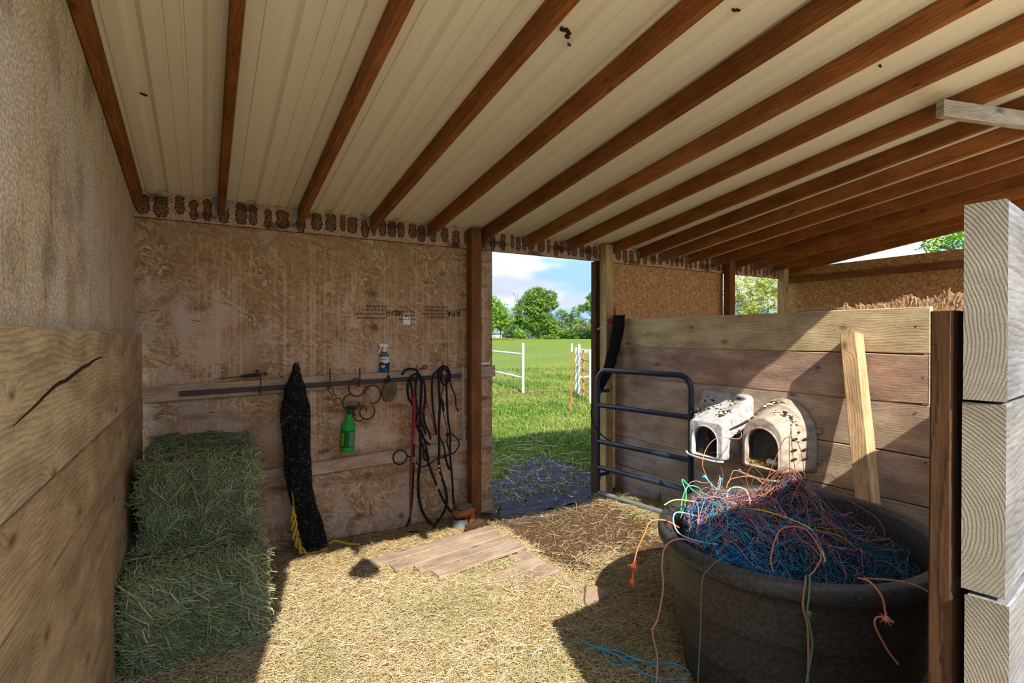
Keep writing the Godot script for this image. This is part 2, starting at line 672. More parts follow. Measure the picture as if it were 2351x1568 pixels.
	mat("tank_dust", lin(0.20, 0.175, 0.135), 0.8, M.tank.albedo_texture)
	M.tank_dust.uv1_triplanar = true
	M.tank_dust.uv1_scale = Vector3.ONE * 2.0
	mat("rust", lin(0.085, 0.048, 0.035), 0.8)
	mat("rust_bar", lin(0.085, 0.062, 0.060), 0.7)
	mat("rust_orange", lin(0.36, 0.13, 0.04), 0.9)
	mat("black_rope", lin(0.014, 0.014, 0.017), 0.75)
	mat("black_net", lin(0.012, 0.012, 0.015), 0.8)
	mat("red_rope", lin(0.25, 0.03, 0.045), 0.8)
	mat("yellow_rope", lin(0.55, 0.36, 0.04), 0.7)
	mat("brass", lin(0.75, 0.50, 0.16), 0.35)
	M.brass.metallic = 0.9
	mat("steel", lin(0.45, 0.46, 0.48), 0.4)
	M.steel.metallic = 0.8
	mat("chain", lin(0.50, 0.50, 0.50), 0.5)
	M.chain.metallic = 0.2
	mat("galvanised", lin(0.24, 0.27, 0.32), 0.5)
	M.galvanised.metallic = 0.6
	mat("gate_paint_sky", lin(0.016, 0.030, 0.065), 0.34)  # black paint with the blue sky reflection mixed into its colour
	M.gate_paint_sky.metallic_specular = 0.5
	mat("gate_worn", lin(0.14, 0.15, 0.17), 0.5)
	mat("white_paint", lin(0.66, 0.66, 0.64), 0.6)
	mat("rusty_paint", lin(0.42, 0.17, 0.07), 0.8)
	mat("white_plastic", lin(0.80, 0.80, 0.80), 0.4)
	mat("black_plastic", lin(0.02, 0.02, 0.022), 0.4)
	mat("green_plastic", lin(0.02, 0.36, 0.05), 0.35)
	mat("clear_gray", lin(0.12, 0.14, 0.17), 0.3)
	mat("ink", lin(0.035, 0.028, 0.025), 0.9)
	mat("paper", lin(0.82, 0.84, 0.86), 0.7)
	mat("brush_pad", lin(0.15, 0.105, 0.055), 0.95)
	mat("egg", lin(0.85, 0.84, 0.82), 0.4)
	mat("feather", lin(0.03, 0.03, 0.035), 0.8)
	mat("comb", lin(0.45, 0.03, 0.03), 0.6)
	mat("slot", lin(0.035, 0.02, 0.014), 0.9)
	mat("tack_dark", lin(0.05, 0.055, 0.065), 0.5)
	for k in [["nest_gray", lin(0.47, 0.48, 0.52)], ["nest_beige", lin(0.45, 0.395, 0.345)]]:
		var im := Image.create(256, 256, false, Image.FORMAT_RGBA8)
		im.fill(Color(0.95, 0.95, 0.95))
		for q in 26:
			var bw := int(rr(20, 70))
			var bl := blur_blob(bw, bw, [Color(0.70, 0.60, 0.46, 0.45), Color(1, 1, 1, 0.6), Color(0.55, 0.47, 0.38, 0.4)][q % 3], 900 + q)
			put_stamp(im, bl, rng.randi() % 256, rng.randi() % 256)
		speckle(im, 12, 0.03, 0.18)
		mat(k[0], k[1], 0.5, image_tex(im))
		M[k[0]].uv1_triplanar = true
		M[k[0]].uv1_scale = Vector3.ONE * 2.5


func blur_blob(w: int, h: int, c: Color, seed_: int) -> Image:          # a stain with a ragged rim
	var f := FastNoiseLite.new()
	f.seed = seed_
	f.frequency = 0.06
	var im := Image.create(w, h, false, Image.FORMAT_RGBA8)
	for j in h:
		for i in w:
			var d := Vector2((i + 0.5) / w * 2.0 - 1.0, (j + 0.5) / h * 2.0 - 1.0).length() + f.get_noise_2d(i, j) * 0.55
			im.set_pixel(i, j, Color(c.r, c.g, c.b, c.a * smoothstep(1.0, 0.25, d)))
	return im


func worn_board(gold: Image) -> Image:                 # 2.33 m x 2.29 m of old chipboard with runs of white drips and grey dirt
	var im := Image.create(2048, 2048, false, Image.FORMAT_RGBA8)
	var g := gold.duplicate()
	for y in 2:
		for x in 2:
			im.blit_rect(g, Rect2i(0, 0, 1024, 1024), Vector2i(x * 1024, y * 1024))
	# weathered brown film, heaviest over the upper half
	for k in 90:
		var w := int(rr(160, 420))
		var h := int(rr(140, 420))
		var b := blur_blob(w, h, Color(0.66, 0.53, 0.41, rr(0.22, 0.5)), k)
		im.blend_rect(b, Rect2i(0, 0, w, h), Vector2i(int(rr(-150, 2000)), int(rr(-60, 1500))))
	# grey bloom, more of it low down and in the corner
	for k in 150:
		var w := int(rr(70, 260))
		var h := int(rr(80, 380))
		var b := blur_blob(w, h, Color(0.82, 0.77, 0.74, rr(0.22, 0.6)), 100 + k)
		var x := rr(-100, 2000) if k % 3 else rr(-150, 330)
		var y := 2048.0 - absf(rng.randfn(0.0, 620.0)) - h * 0.5 if k % 3 else rr(350, 1700)
		im.blend_rect(b, Rect2i(0, 0, w, h), Vector2i(int(x), int(y)))
	# dark mould
	for k in 70:
		var w := int(rr(30, 120))
		var h := int(rr(20, 90))
		var b := blur_blob(w, h, Color(0.34, 0.24, 0.17, rr(0.25, 0.6)), 800 + k)
		im.blend_rect(b, Rect2i(0, 0, w, h), Vector2i(int(rr(-40, 2000)), int(rr(260, 2000))))
	# runs from the eaves, in groups
	for k in 40:
		var gx := rr(40, 2020)
		for j in int(rr(4, 15)):
			var x := int(gx + rng.randfn(0.0, 26.0))
			var wd := 2 + int(absf(rng.randfn(0.0, 3.0)))
			if j == 0:
				wd = int(rr(10, 34))
			var y0 := int(rr(170, 560))
			var y1 := int(rr(760, 1960))
			var s := Image.create(wd, y1 - y0, false, Image.FORMAT_RGBA8)
			var al := rr(0.25, 0.6)
			var f1 := rr(0.008, 0.03)
			for y in y1 - y0:
				var a := al * smoothstep(0.0, 60.0, y) * (0.6 + 0.4 * sin(y * f1 + k * 3.0 + j)) * smoothstep(0.0, 200.0, y1 - y0 - y)
				for i in wd:
					s.set_pixel(i, y, Color(0.86, 0.76, 0.66, a * (1.0 if wd < 8 else 0.75 * sin(PI * (i + 0.5) / wd))))
			im.blend_rect(s, Rect2i(0, 0, wd, y1 - y0), Vector2i(x, y0))
	# lifted pale flakes and dark splits
	for k in 200:
		var c := Color(0.88, 0.80, 0.68, 0.8) if k % 4 else Color(0.24, 0.16, 0.10, 0.75)
		var s := stamp(int(rr(16, 54)), int(rr(4, 15)) if k % 4 else int(rr(3, 6)), rng.randfn(0.0, 0.5), c, 0.3, 0.5)
		im.blend_rect(s, Rect2i(Vector2i.ZERO, s.get_size()), Vector2i(int(rr(0, 2000)), int(rr(350, 2000))))
	# rusty tide under each rail
	for row in [1180, 1620]:
		for k in 26:
			var b := blur_blob(180, 44, Color(0.46, 0.29, 0.19, 0.26), 300 + k)
			im.blend_rect(b, Rect2i(0, 0, 180, 44), Vector2i(int(rr(-60, 2000)), row - int(k * 1.4) + int(rr(-16, 16))))
	speckle(im, 30, 0.3, 0.28)
	return im


func side_board() -> Image:                            # 3 m along, 1.2 m high: smooth board with rubbed streaks
	var im := flakes(1024, 512, 3200, 70, 9, Color(0.82, 0.77, 0.68), [Color(0.85, 0.79, 0.69), Color(0.79, 0.73, 0.63), Color(0.87, 0.82, 0.73), Color(0.74, 0.67, 0.57)], 0.3)
	for k in 420:
		var t := rr(0.0, 1.0)
		var c := Color(0.84, 0.79, 0.73, 0.35) if k % 3 else Color(0.40, 0.34, 0.28, 0.4)
		var s := stamp(int(rr(30, 130)), int(rr(2, 7)), PI * 0.5 + rng.randfn(0.0, 0.12), c, 0.6)
		im.blend_rect(s, Rect2i(Vector2i.ZERO, s.get_size()), Vector2i(int(t * 1024), int(rr(0, 480))))
	for k in 60:
		var w := int(rr(30, 90))
		var b := blur_blob(w, 190, Color(0.84, 0.82, 0.80, rr(0.2, 0.55)), 400 + k)
		im.blend_rect(b, Rect2i(0, 0, w, 190), Vector2i(int(rr(300, 1000)), int(rr(120, 430))))
	for k in 18:
		var b := blur_blob(70, 110, Color(0.34, 0.30, 0.26, 0.22), 500 + k)
		im.blend_rect(b, Rect2i(0, 0, 70, 110), Vector2i(int(rr(420, 960)), int(rr(0, 420))))
	speckle(im, 31, 0.2, 0.25)
	return im


func header_board() -> Image:                          # 6.3 m x 0.15 m; pinkish board printed with rows of dark blotches left by wet bark
	var im := flakes(2048, 128, 900, 90, 4, Color(0.74, 0.63, 0.56), [Color(0.80, 0.70, 0.62), Color(0.66, 0.54, 0.46), Color(0.74, 0.60, 0.50)], 0.5)
	var x := 4.0
	while x < 2040.0:
		var w := int(rr(13, 26))
		var h := int(rr(92, 118))
		var f := FastNoiseLite.new()
		f.seed = int(x)
		f.frequency = 0.05
		var s := Image.create(w, h, false, Image.FORMAT_RGBA8)
		var waist := rr(0.2, 0.6)
		var ph := rr(0.0, 3.0)
		for j in h:
			var v := (j + 0.5) / h * 2.0 - 1.0
			var lim := (1.0 - waist * 0.5 * (0.5 + 0.5 * cos(v * 6.0 + ph))) * sqrt(maxf(0.0, 1.0 - pow(absf(v), 5.0)))
			for i in w:
				var u := absf((i + 0.5) / w * 2.0 - 1.0) + f.get_noise_2d(i, j) * 0.35
				if u < lim:
					var rim := smoothstep(0.35, 0.0, lim - u)
					s.set_pixel(i, j, Color(0.20, 0.125, 0.085, clampf(0.55 + 0.45 * rim + f.get_noise_2d(i * 3.0, j * 2.0) * 0.5, 0.0, 0.95)))
		im.blend_rect(s, Rect2i(0, 0, w, h), Vector2i(int(x), int(rr(4, 20))))
		x += w + rr(1, 14)
	for k in 40:
		var b := blur_blob(60, 60, Color(0.22, 0.14, 0.10, 0.5), 600 + k)
		im.blend_rect(b, Rect2i(0, 0, 60, 60), Vector2i(int(rr(0, 2000)), int(rr(-20, 90))))
	speckle(im, 33, 0.2, 0.4)
	return im


# ---------------------------------------------------------------- ground
func fh(x: float, z: float) -> float:                  # trodden floor: a little hollow by the doorway
	var d := smoothstep(-3.0, -3.7, z) * smoothstep(1.6, 2.1, x) * smoothstep(3.6, 3.0, x)
	var b := smoothstep(-3.1, -3.5, z) * smoothstep(2.0, 1.2, x)
	return 0.012 * n3(x * 1.3, 0.0, z * 1.3) + 0.005 * n3(x * 5.0, 2.0, z * 5.0) - 0.07 * d - 0.02 * b


func hay_mask(x: float, z: float) -> float:
	var m := 1.0
	var mud := smoothstep(1.66, 1.80, x + 0.1 * n3(x, 5.0, z)) * smoothstep(-2.15, -2.60, z + 0.15 * n3(x * 2.0, 2.0, z * 2.0)) * smoothstep(3.0, 2.70, x)
	m -= 0.95 * mud
	m -= 0.9 * smoothstep(-3.40, -3.55, z) * smoothstep(1.5, 1.9, x)
	if x > 1.2 and z > -2.4:
		m -= 0.25
	return clampf(m, 0.0, 1.0)


func gy(x: float, z: float) -> float:                  # the paddock, rising very gently into the distance
	var d := Vector2(x - 2.0, z + 2.0).length()
	var y := -0.075 + 0.0195 * maxf(0.0, d - 15.0) - 0.0195 * maxf(0.0, d - 84.0)
	y += 0.03 * n3(x * 0.3, 4.0, z * 0.3) * smoothstep(4.0, 9.0, d)
	if x > -0.5 and x < 6.1 and z > -3.8 and z < 6.0:
		y -= 0.12
	return y


func sheet(x0: float, x1: float, z0: float, z1: float, step: float, f: Callable, uvs := 1.0, keep = null) -> ArrayMesh:
	var b := MB.new()
	var nx := int(ceil((x1 - x0) / step))
	var nzz := int(ceil((z1 - z0) / step))
	for j in nzz + 1:
		for i in nx + 1:
			var x := x0 + (x1 - x0) * i / nx
			var z := z0 + (z1 - z0) * j / nzz
			var e := 0.01
			var y: float = f.call(x, z)
			var nn := Vector3(y - f.call(x + e, z), e, y - f.call(x, z + e)).normalized()
			b.vert(Vector3(x, y, z), nn, Vector2(x, z) * uvs)
	for j in nzz:
		for i in nx:
			var a := j * (nx + 1) + i
			if keep != null and not keep.call(b.v[a].x, b.v[a].z):
				continue
			b.tri(a, a + 1, a + nx + 2)
			b.tri(a, a + nx + 2, a + nx + 1)
	return b.mesh()


func ground() -> void:
	var o := obj("floor", sheet(-0.36, 6.0, -3.72, 0.4, 0.06, fh, 0.8), M.dirt)
	tag(o, "trodden brown dirt floor of the shelter under the straw", "", "", "structure")
	var b := MB.new()                                      # the paddock: rings that widen with distance
	var radii := [0.0]
	var r := 0.6
	while r < 260.0:
		radii.append(r)
		r *= 1.06
		r += 0.05
	for i in radii.size():
		for k in 96:
			var a := TAU * k / 96
			var x: float = 3.0 + cos(a) * radii[i]
			var z: float = -6.0 + sin(a) * radii[i]
			var band := 0.5 + 0.6 * n3(x * 0.05 + z * 0.02, 1.0, z * 0.16) + 0.35 * n3(x * 0.3, 5.0, z * 0.5)
			b.col = Color(0.42, 0.50, 0.36).lerp(Color(0.62, 0.56, 0.50), clampf(band, 0.0, 1.0))
			b.vert(Vector3(x, gy(x, z), z), Vector3.UP, Vector2(x, z) / 1.4)
	for i in radii.size() - 1:
		for k in 96:
			var a := i * 96 + k
			var c := i * 96 + (k + 1) % 96
			b.tri(a, c, c + 96)
			b.tri(a, c + 96, a + 96)
	tag(obj("ground", b.mesh(), M.grass), "green paddock running out to the line of trees", "", "", "structure")
	# wet gravel outside the doorway
	var shape := func(x: float, z: float) -> bool:
		return x + 0.35 * n3(x * 1.2, 1.0, z * 1.2) > 1.75 and x < 3.5 and z > -4.75 + 0.5 * n3(x * 1.1, 8.0, z * 1.1) - 0.25 * (x - 2.2)
	var py := func(x: float, z: float) -> float:
		return maxf(gy(x, z), -0.075) + 0.012 + 0.015 * n3(x * 6.0, 0.0, z * 6.0)
	var p := thing("gravel_patch", "dark wet mud with pale gravel just outside the doorway", "mud", Vector3.ZERO, "", "stuff")
	obj("mud", sheet(1.4, 3.6, -5.3, -3.50, 0.05, py, 1.0, shape), M.mud, p)
	var sb := MB.new()
	sb.blob(Vector3.ZERO, Vector3(1, 0.6, 0.8), nz, 0.5, 1.0, 4, 6)
	var xf := []
	var cs := []
	while xf.size() < 2200:
		var x := rr(1.4, 3.6)
		var z := rr(-5.2, -3.3)
		if not shape.call(x, z) and rng.randf() > 0.08:
			continue
		var s := 0.004 + 0.011 * pow(rng.randf(), 3.0)
		xf.append(Transform3D(Basis(Vector3.UP, rr(0, TAU)) * Basis.from_scale(Vector3(s, s * 0.7, s)), Vector3(x, py.call(x, z) if z < -3.5 else fh(x, z), z)))
		var g := 0.04 + 0.40 * pow(rng.randf(), 2.5)
		cs.append(Color(g, g * 0.98, g * 0.96))
	many("gravel", sb.mesh(), M.stone, xf, cs, p)


# ---------------------------------------------------------------- walls
func board(called: String, parent: Node3D, a: Vector3, b: Vector3, w: float, h: float, m: Material, up := Vector3.UP, seg := 1, wob := 0.0, bev := 0.004) -> MeshInstance3D:
	var mb := MB.new()
	mb.beam(a, b, w, h, up, bev, seg, wob, Vector2(rr(0, 2.4), rr(0, 0.3)), nz)
	return obj(called, mb.mesh(), m, parent)


func slab(x0: float, x1: float, y0: float, y1: float, z0: float, z1: float) -> MB:    # a box whose widest faces carry the picture 0..1
	var b := MB.new()
	var p := [Vector3(x0, y0, z0), Vector3(x1, y0, z0), Vector3(x1, y1, z0), Vector3(x0, y1, z0), Vector3(x0, y0, z1), Vector3(x1, y0, z1), Vector3(x1, y1, z1), Vector3(x0, y1, z1)]
	var u := [Vector2(0, 1), Vector2(1, 1), Vector2(1, 0), Vector2(0, 0)]
	b.poly([p[4], p[5], p[6], p[7]], Vector3(0, 0, 1), u)
	b.poly([p[1], p[0], p[3], p[2]], Vector3(0, 0, -1), u)
	b.poly([p[0], p[4], p[7], p[3]], Vector3(-1, 0, 0), u)
	b.poly([p[5], p[1], p[2], p[6]], Vector3(1, 0, 0), u)
	b.poly([p[7], p[6], p[2], p[3]], Vector3(0, 1, 0), u)
	b.poly([p[0], p[1], p[5], p[4]], Vector3(0, -1, 0), u)
	return b


func ry(z: float) -> float:
	return 2.19 + SLOPE * (z + 3.57)


func left_wall() -> void:
	var w := thing("wall_left", "side wall of smooth chipboard above broad brown planks", "", Vector3.ZERO, "", "structure")
	var b := MB.new()                                      # the upper board follows the slope of the roof
	var o := [Vector3(0, 1.34, -3.655), Vector3(0, 1.34, -0.26), Vector3(0, ry(-0.47), -0.26), Vector3(0, ry(-3.655), -3.655)]
	var f := []
	var bk := []
	var uv := []
	for p in o:
		f.append(p + Vector3(-0.340, 0, 0))
		bk.append(p + Vector3(-0.352, 0, 0))
		uv.append(Vector2((p.z + 3.655) / 3.0, 1.0 - (p.y - 1.34) / 1.2))
	b.poly(f, Vector3.RIGHT, uv)
	b.poly(bk, Vector3.LEFT, uv)
	for k in 4:
		b.poly([f[k], f[(k + 1) % 4], bk[(k + 1) % 4], bk[k]], (o[k] + o[(k + 1) % 4]) * 0.5 - Vector3(0, 1.8, -2.0))
	obj("chipboard_panel", b.mesh(), M.chip_left, w)
	var rows := [[1.026, 1.372, "plank_tan"], [0.822, 1.018, "plank_brown"], [0.585, 0.817, "plank_brown2"], [0.315, 0.577, "plank_brown"], [0.02, 0.308, "plank_brown2"]]
	for r in rows:
		var y: float = (r[0] + r[1]) * 0.5
		board("plank", w, Vector3(-0.321, y, -3.60), Vector3(-0.321, y, -0.26), 0.038, r[1] - r[0], M[r[2]], Vector3.UP, 24, 0.006)
	# split and pale torn grain in the planks
	for s in [[[1.19, -1.28], [1.228, -1.55], [1.262, -1.9], [1.285, -2.25]], [[0.735, -1.6], [0.75, -1.9], [0.765, -2.3], [0.79, -2.7]]]:
		var c := MB.new()
		var ps := []
		for q in s:
			ps.append(Vector3(-0.3018, q[0], q[1]))
		var path := crv(ps, 0.05)
		var rad := PackedFloat32Array()
		for k in path.size():
			path[k].y += 0.004 * n3(path[k].z * 6.0, 1.0, 0.0)
			rad.append(0.0045 * sin(PI * (k + 0.5) / path.size()) + 0.0008)
		c.tube(path, rad, 6)
		obj("split", c.mesh(), M.slot if s[0][0] > 1.0 else M.girt, w)


func back_wall() -> void:
	var w := thing("wall_back", "back wall of stained chipboard with pale drip marks, rails and a blotched header board", "", Vector3.ZERO, "", "structure")
	obj("chipboard_panel", slab(-0.352, 1.977, -0.10, 2.19, ZB - 0.012, ZB).mesh(), M.chipboard_back, w)
	obj("chipboard_panel", slab(3.03, 4.80, -0.10, 2.19, ZB - 0.012, ZB).mesh(), M.chip_gold, w)
	obj("chipboard_panel", slab(4.80, 5.95, -0.10, 1.10, ZB - 0.012, ZB).mesh(), M.chip_gold, w)
	obj("header_board", slab(-0.352, 5.95, 2.035, 2.185, ZB + 0.002, -3.602).mesh(), M.header, w)
	board("rail", w, Vector3(-0.30, 1.022, -3.62), Vector3(1.983, 1.086, -3.62), 0.038, 0.088, M.girt, Vector3.UP, 12, 0.008)
	board("rail", w, Vector3(-0.30, 0.446, -3.62), Vector3(1.972, 0.531, -3.62), 0.038, 0.088, M.girt, Vector3.UP, 12, 0.008)
	board("rail", w, Vector3(1.70, 0.015, -3.62), Vector3(1.966, 0.022, -3.62), 0.038, 0.084, M.girt)
	var t := thing("trim_1", "narrow weathered board closing the chipboard edge at the far door jamb", "", Vector3.ZERO, "", "structure")
	board("jamb_board", t, Vector3(3.045, -0.1, -3.655), Vector3(3.045, 2.035, -3.655), 0.04, 0.07, M.post_dark, Vector3.FORWARD)
	var posts := [
		[1.733, "post", "reddish square post standing between the tack wall and the doorway", 2.175],
		[3.055, "post_green", "square post on the far side of the doorway with a black net tied to it", 2.175],
		[4.752, "post", "red-brown post at the near edge of the small window opening", 2.175],
		[5.712, "post_green", "pale post in the far corner beyond the small window opening", 2.175]]
	for p in posts:
		var o := thing("wooden_post", p[2], "post", Vector3(p[0] + 0.0425, -0.10, -3.5575))
		var sh := board("shaft", o, Vector3.ZERO, Vector3(0, p[3] + 0.10, 0), 0.085, 0.085, M[p[1]], Vector3.FORWARD, 8, 0.004, 0.005)
		for k in 3:                                        # galvanised nail heads
			var nb := MB.new()
			nb.blob(Vector3(rr(-0.025, 0.025), 0.4 + k * 0.7 + rr(-0.1, 0.1), 0.0425), Vector3(0.004, 0.004, 0.002), null, 0, 0, 4, 6)
			obj("nail", nb.mesh(), M.rust, sh)
	# end wall of the next stall, its top level where the roof climbs
	var e := thing("wall_right", "golden chipboard end wall of the next stall with a rail across it", "", Vector3.ZERO, "", "structure")
	obj("chipboard_panel", slab(5.95, 5.965, -0.10, 2.16, -3.652, -0.4).mesh(), M.chipboard, e)
	board("rail", e, Vector3(5.93, 2.02, -3.60), Vector3(5.93, 2.02, -0.4), 0.038, 0.065, M.post, Vector3.UP, 6, 0.006)
	board("rail", e, Vector3(5.93, 1.05, -3.60), Vector3(5.93, 1.05, -0.4), 0.038, 0.088, M.post)


func roof() -> void:
	var c := thing("ceiling", "cream ribbed metal roofing on red-brown rafters", "", Vector3.ZERO, "", "structure")
	var z0 := -3.80
	var z1 := -0.47
	var ribs := 0.229
	var x := -0.46
	while x < 5.9:                                         # sheets of four ribs
		var prof := []
		for k in 4:
			var r := x + k * ribs + 0.03
			prof.append_array([Vector2(r - 0.030, 0), Vector2(r - 0.013, 0.019), Vector2(r + 0.013, 0.019), Vector2(r + 0.030, 0)])
			for q in [0.085, 0.143]:
				prof.append_array([Vector2(r + q - 0.007, 0), Vector2(r + q - 0.003, 0.007), Vector2(r + q + 0.003, 0.007), Vector2(r + q + 0.007, 0)])
		prof.append(Vector2(x + 4 * ribs, 0))
		var b := MB.new()
		for side in 2:
			for k in prof.size() - 1:
				var p: Vector2 = prof[k]
				var q: Vector2 = prof[k + 1]
				var h := 0.003 * side
				b.poly([Vector3(p.x, ry(z0) + p.y + h, z0), Vector3(q.x, ry(z0) + q.y + h, z0), Vector3(q.x, ry(z1) + q.y + h, z1), Vector3(p.x, ry(z1) + p.y + h, z1)],
					Vector3(0, 1 if side else -1, 0), [Vector2(p.x, 0), Vector2(q.x, 0), Vector2(q.x, 3.3), Vector2(p.x, 3.3)])
		obj("roof_sheet", b.mesh(), M.roofing, c)
		x += 4 * ribs
	var xs := [-0.318, 0.091, 0.541, 1.006, 1.432, 1.863, 2.296, 2.704, 3.165, 3.53, 3.865, 4.218, 4.59, 4.946, 5.273, 5.594, 5.915]
	var bracket := hanger()
	for k in xs.size():
		var mn: String = ["rafter", "rafter_dark", "rafter_pale", "rafter"][k % 4] if k > 0 else "rafter"
		var za := -3.598
		var r := board("rafter", c, Vector3(xs[k], ry(za) - 0.046, za), Vector3(xs[k], ry(z1) - 0.046, z1), 0.038, 0.09, M[mn], Vector3.UP, 14, 0.004, 0.003)
		if k > 0:
			var h := obj("joist_hanger", bracket, M.galvanised, r)
			h.position = Vector3(xs[k], ry(za) - 0.004, za)
			h.scale = Vector3(0.93, 0.8, 0.8)
	# a raking brace under the rafters, near the open front
	board("brace", c, Vector3(2.95, 2.415, -1.065), Vector3(4.20, 2.36, -0.59), 0.038, 0.075, M.part_gray, Vector3.UP, 4, 0.004)
	# mud nests and webs of insects
	var marks := [[1.143, -1.537, 0.026, "long dark mud-wasp nest on the roofing, largest of the specks"], [1.192, -1.586, 0.008, "tiny dark speck just beneath the long mud-wasp nest"], [2.418, -1.047, 0.013, "round dark insect nest between two rafters over the tank"],
		[2.518, -1.123, 0.009, "small dark insect nest below the round one over the tank"], [-0.205, -2.553, 0.010, "brown insect nest on the roofing over the hay bales"], [1.63, -1.185, 0.012, "thin brown insect nest near the middle of the roofing"]]
	for m in marks:
		var b := MB.new()
		for k in 4:
			var s: float = m[2]
			b.blob(Vector3((k - 1.5) * s * 0.6, -0.003, rr(-0.3, 0.3) * s), Vector3(s * 0.55, 0.005, s * 0.35), nz, 0.6, 300.0, 5, 7)
		var o := obj("insect_nest", b.mesh(), M.slot)
		tag(o, m[3], "insect nest")
		o.position = Vector3(m[0], ry(m[1]) - 0.001, m[1])
		o.rotation = Vector3(-atan(SLOPE), rr(-0.6, 0.6), 0)


func hanger() -> ArrayMesh:                            # sheet metal ears either side of a rafter end, with nail holes
	var b := MB.new()
	for s in [-1.0, 1.0]:
		b.poly([Vector3(0.021 * s, 0.0, 0.0015), Vector3(0.021 * s, -0.085, 0.0015), Vector3(0.028 * s, -0.085, 0.0015), Vector3(0.052 * s, -0.02, 0.0015), Vector3(0.052 * s, 0.0, 0.0015)], Vector3.BACK)
		b.poly([Vector3(0.021 * s, 0.0, 0.0015), Vector3(0.021 * s, -0.09, 0.0015), Vector3(0.021 * s, -0.09, 0.045), Vector3(0.021 * s, -0.05, 0.045)], Vector3.RIGHT * s)
		for k in 3:
			b.blob(Vector3(0.036 * s, -0.012 - k * 0.018, 0.002), Vector3(0.003, 0.003, 0.0015), null, 0, 0, 4, 6)
	b.poly([Vector3(-0.021, -0.091, 0.0015), Vector3(0.021, -0.091, 0.0015), Vector3(0.021, -0.091, 0.045), Vector3(-0.021, -0.091, 0.045)], Vector3.DOWN)
	return b.mesh()


func partition() -> void:
	var w := thing("plank_partition", "low stall partition of six weathered planks carrying the two nest boxes", "partition", Vector3(3.235, 0, -2.38))
	var planks := []
	var rows := [[1.268, 1.512, "part_top", -1.20], [1.002, 1.263, "part_red", -1.20], [0.730, 0.998, "part_brown", -1.195], [0.468, 0.725, "part_brown", -1.185], [0.205, 0.462, "part_gray", -1.18], [-0.09, 0.199, "part_gray", -1.18]]
	for r in rows:
		var y: float = (r[0] + r[1]) * 0.5
		planks.append(board("plank", w, Vector3(rr(-0.002, 0.002), y, -3.575 + 2.38), Vector3(rr(-0.002, 0.002), y, r[3] + 2.38), 0.038, r[1] - r[0], M[r[2]], Vector3.UP, 24, 0.010))
	for k in 12:
		var b := MB.new()
		b.blob(Vector3(-0.0195, 1.45 - (k % 6) * 0.265 + rr(-0.05, 0.05), (1.14 if k < 6 else 0.1) + rr(-0.03, 0.03)), Vector3(0.002, 0.005, 0.005), null, 0, 0, 4, 6)
		obj("nail", b.mesh(), M.rust, planks[k % 6])
	# a torn sheet of chipboard nailed to the partition's other side
	var t := thing("torn_board", "sheet of sunlit chipboard with a torn flaking top edge behind the partition", "board", Vector3(3.272, 0, 0))
	var top := []
	var z := -2.25
	while z < -0.93:
		var y := 1.505 + 0.035 * smoothstep(-1.95, -1.7, z) + 0.022 * smoothstep(-1.45, -1.3, z) + 0.020 * n3(z * 7.0, 0, 0) + 0.009 * rr(-1, 1)
		top.append(Vector2(z, y))
		z += 0.018
	var b := MB.new()
	for k in top.size() - 1:
		var p: Vector2 = top[k]
		var q: Vector2 = top[k + 1]
		for s in [-1.0, 1.0]:
			var xx: float = s * 0.006
			b.poly([Vector3(xx, 0.3, p.x), Vector3(xx, 0.3, q.x), Vector3(xx, q.y, q.x), Vector3(xx, p.y, p.x)], Vector3(s, 0, 0))
		b.poly([Vector3(-0.006, p.y, p.x), Vector3(-0.006, q.y, q.x), Vector3(0.006, q.y, q.x), Vector3(0.006, p.y, p.x)], Vector3.UP)
	b.poly([Vector3(-0.006, 0.3, -0.935), Vector3(0.006, 0.3, -0.935), Vector3(0.006, 1.56, -0.935), Vector3(-0.006, 1.56, -0.935)], Vector3.BACK)
	obj("sheet", b.mesh(), M.torn_chip, t)
	var chip := MB.new()
	chip.poly([Vector3(-0.5, 0, -0.12), Vector3(0.35, 0, -0.14), Vector3(0.5, 0.03, 0.02), Vector3(0.3, 0, 0.13), Vector3(-0.45, -0.02, 0.1)], Vector3.UP)
	chip.poly([Vector3(-0.5, -0.02, -0.12), Vector3(0.35, -0.02, -0.14), Vector3(0.5, 0.01, 0.02), Vector3(0.3, -0.02, 0.13), Vector3(-0.45, -0.04, 0.1)], Vector3.DOWN)
	var xf := []
	var cs := []
	for k in 420:
		var q: Vector2 = top[rng.randi() % top.size()]
		var low: bool = k % 3 == 0
		if low:
			q = Vector2(rr(-1.2, -0.94), rr(0.4, 1.55))
		else:
			q.y -= absf(rng.randfn(0.0, 0.03))
		var bs := Basis(Vector3.FORWARD, PI * 0.5 + rng.randfn(0.0, 0.16)) * Basis(Vector3.UP, rng.randfn(0.0, 0.4)) * Basis.from_scale(Vector3(1.0, 0.6, 0.6) * rr(0.014, 0.045))
		xf.append(Transform3D(bs, Vector3(-0.007 - absf(rng.randfn(0.0, 0.003)), q.y, q.x)))
		var g := rr(0.6, 1.0)
		cs.append(Color(0.62 * g, 0.46 * g, 0.34 * g) if k % 4 else Color(0.55 * g, 0.30 * g, 0.14 * g))
	many("loose_flakes", chip.mesh(), M.chips, xf, cs, t)
	# a square post leaning on the planks
	var o := thing("leaning_post", "sawn square post leaning against the planks beside the beige nest box", "post", Vector3(2.99, 0, -1.33))
	board("shaft", o, Vector3(0, -0.02, 0), Vector3(0.180, 1.368, -0.222), 0.088, 0.088, M.lean, Vector3.FORWARD, 10, 0.006, 0.006)


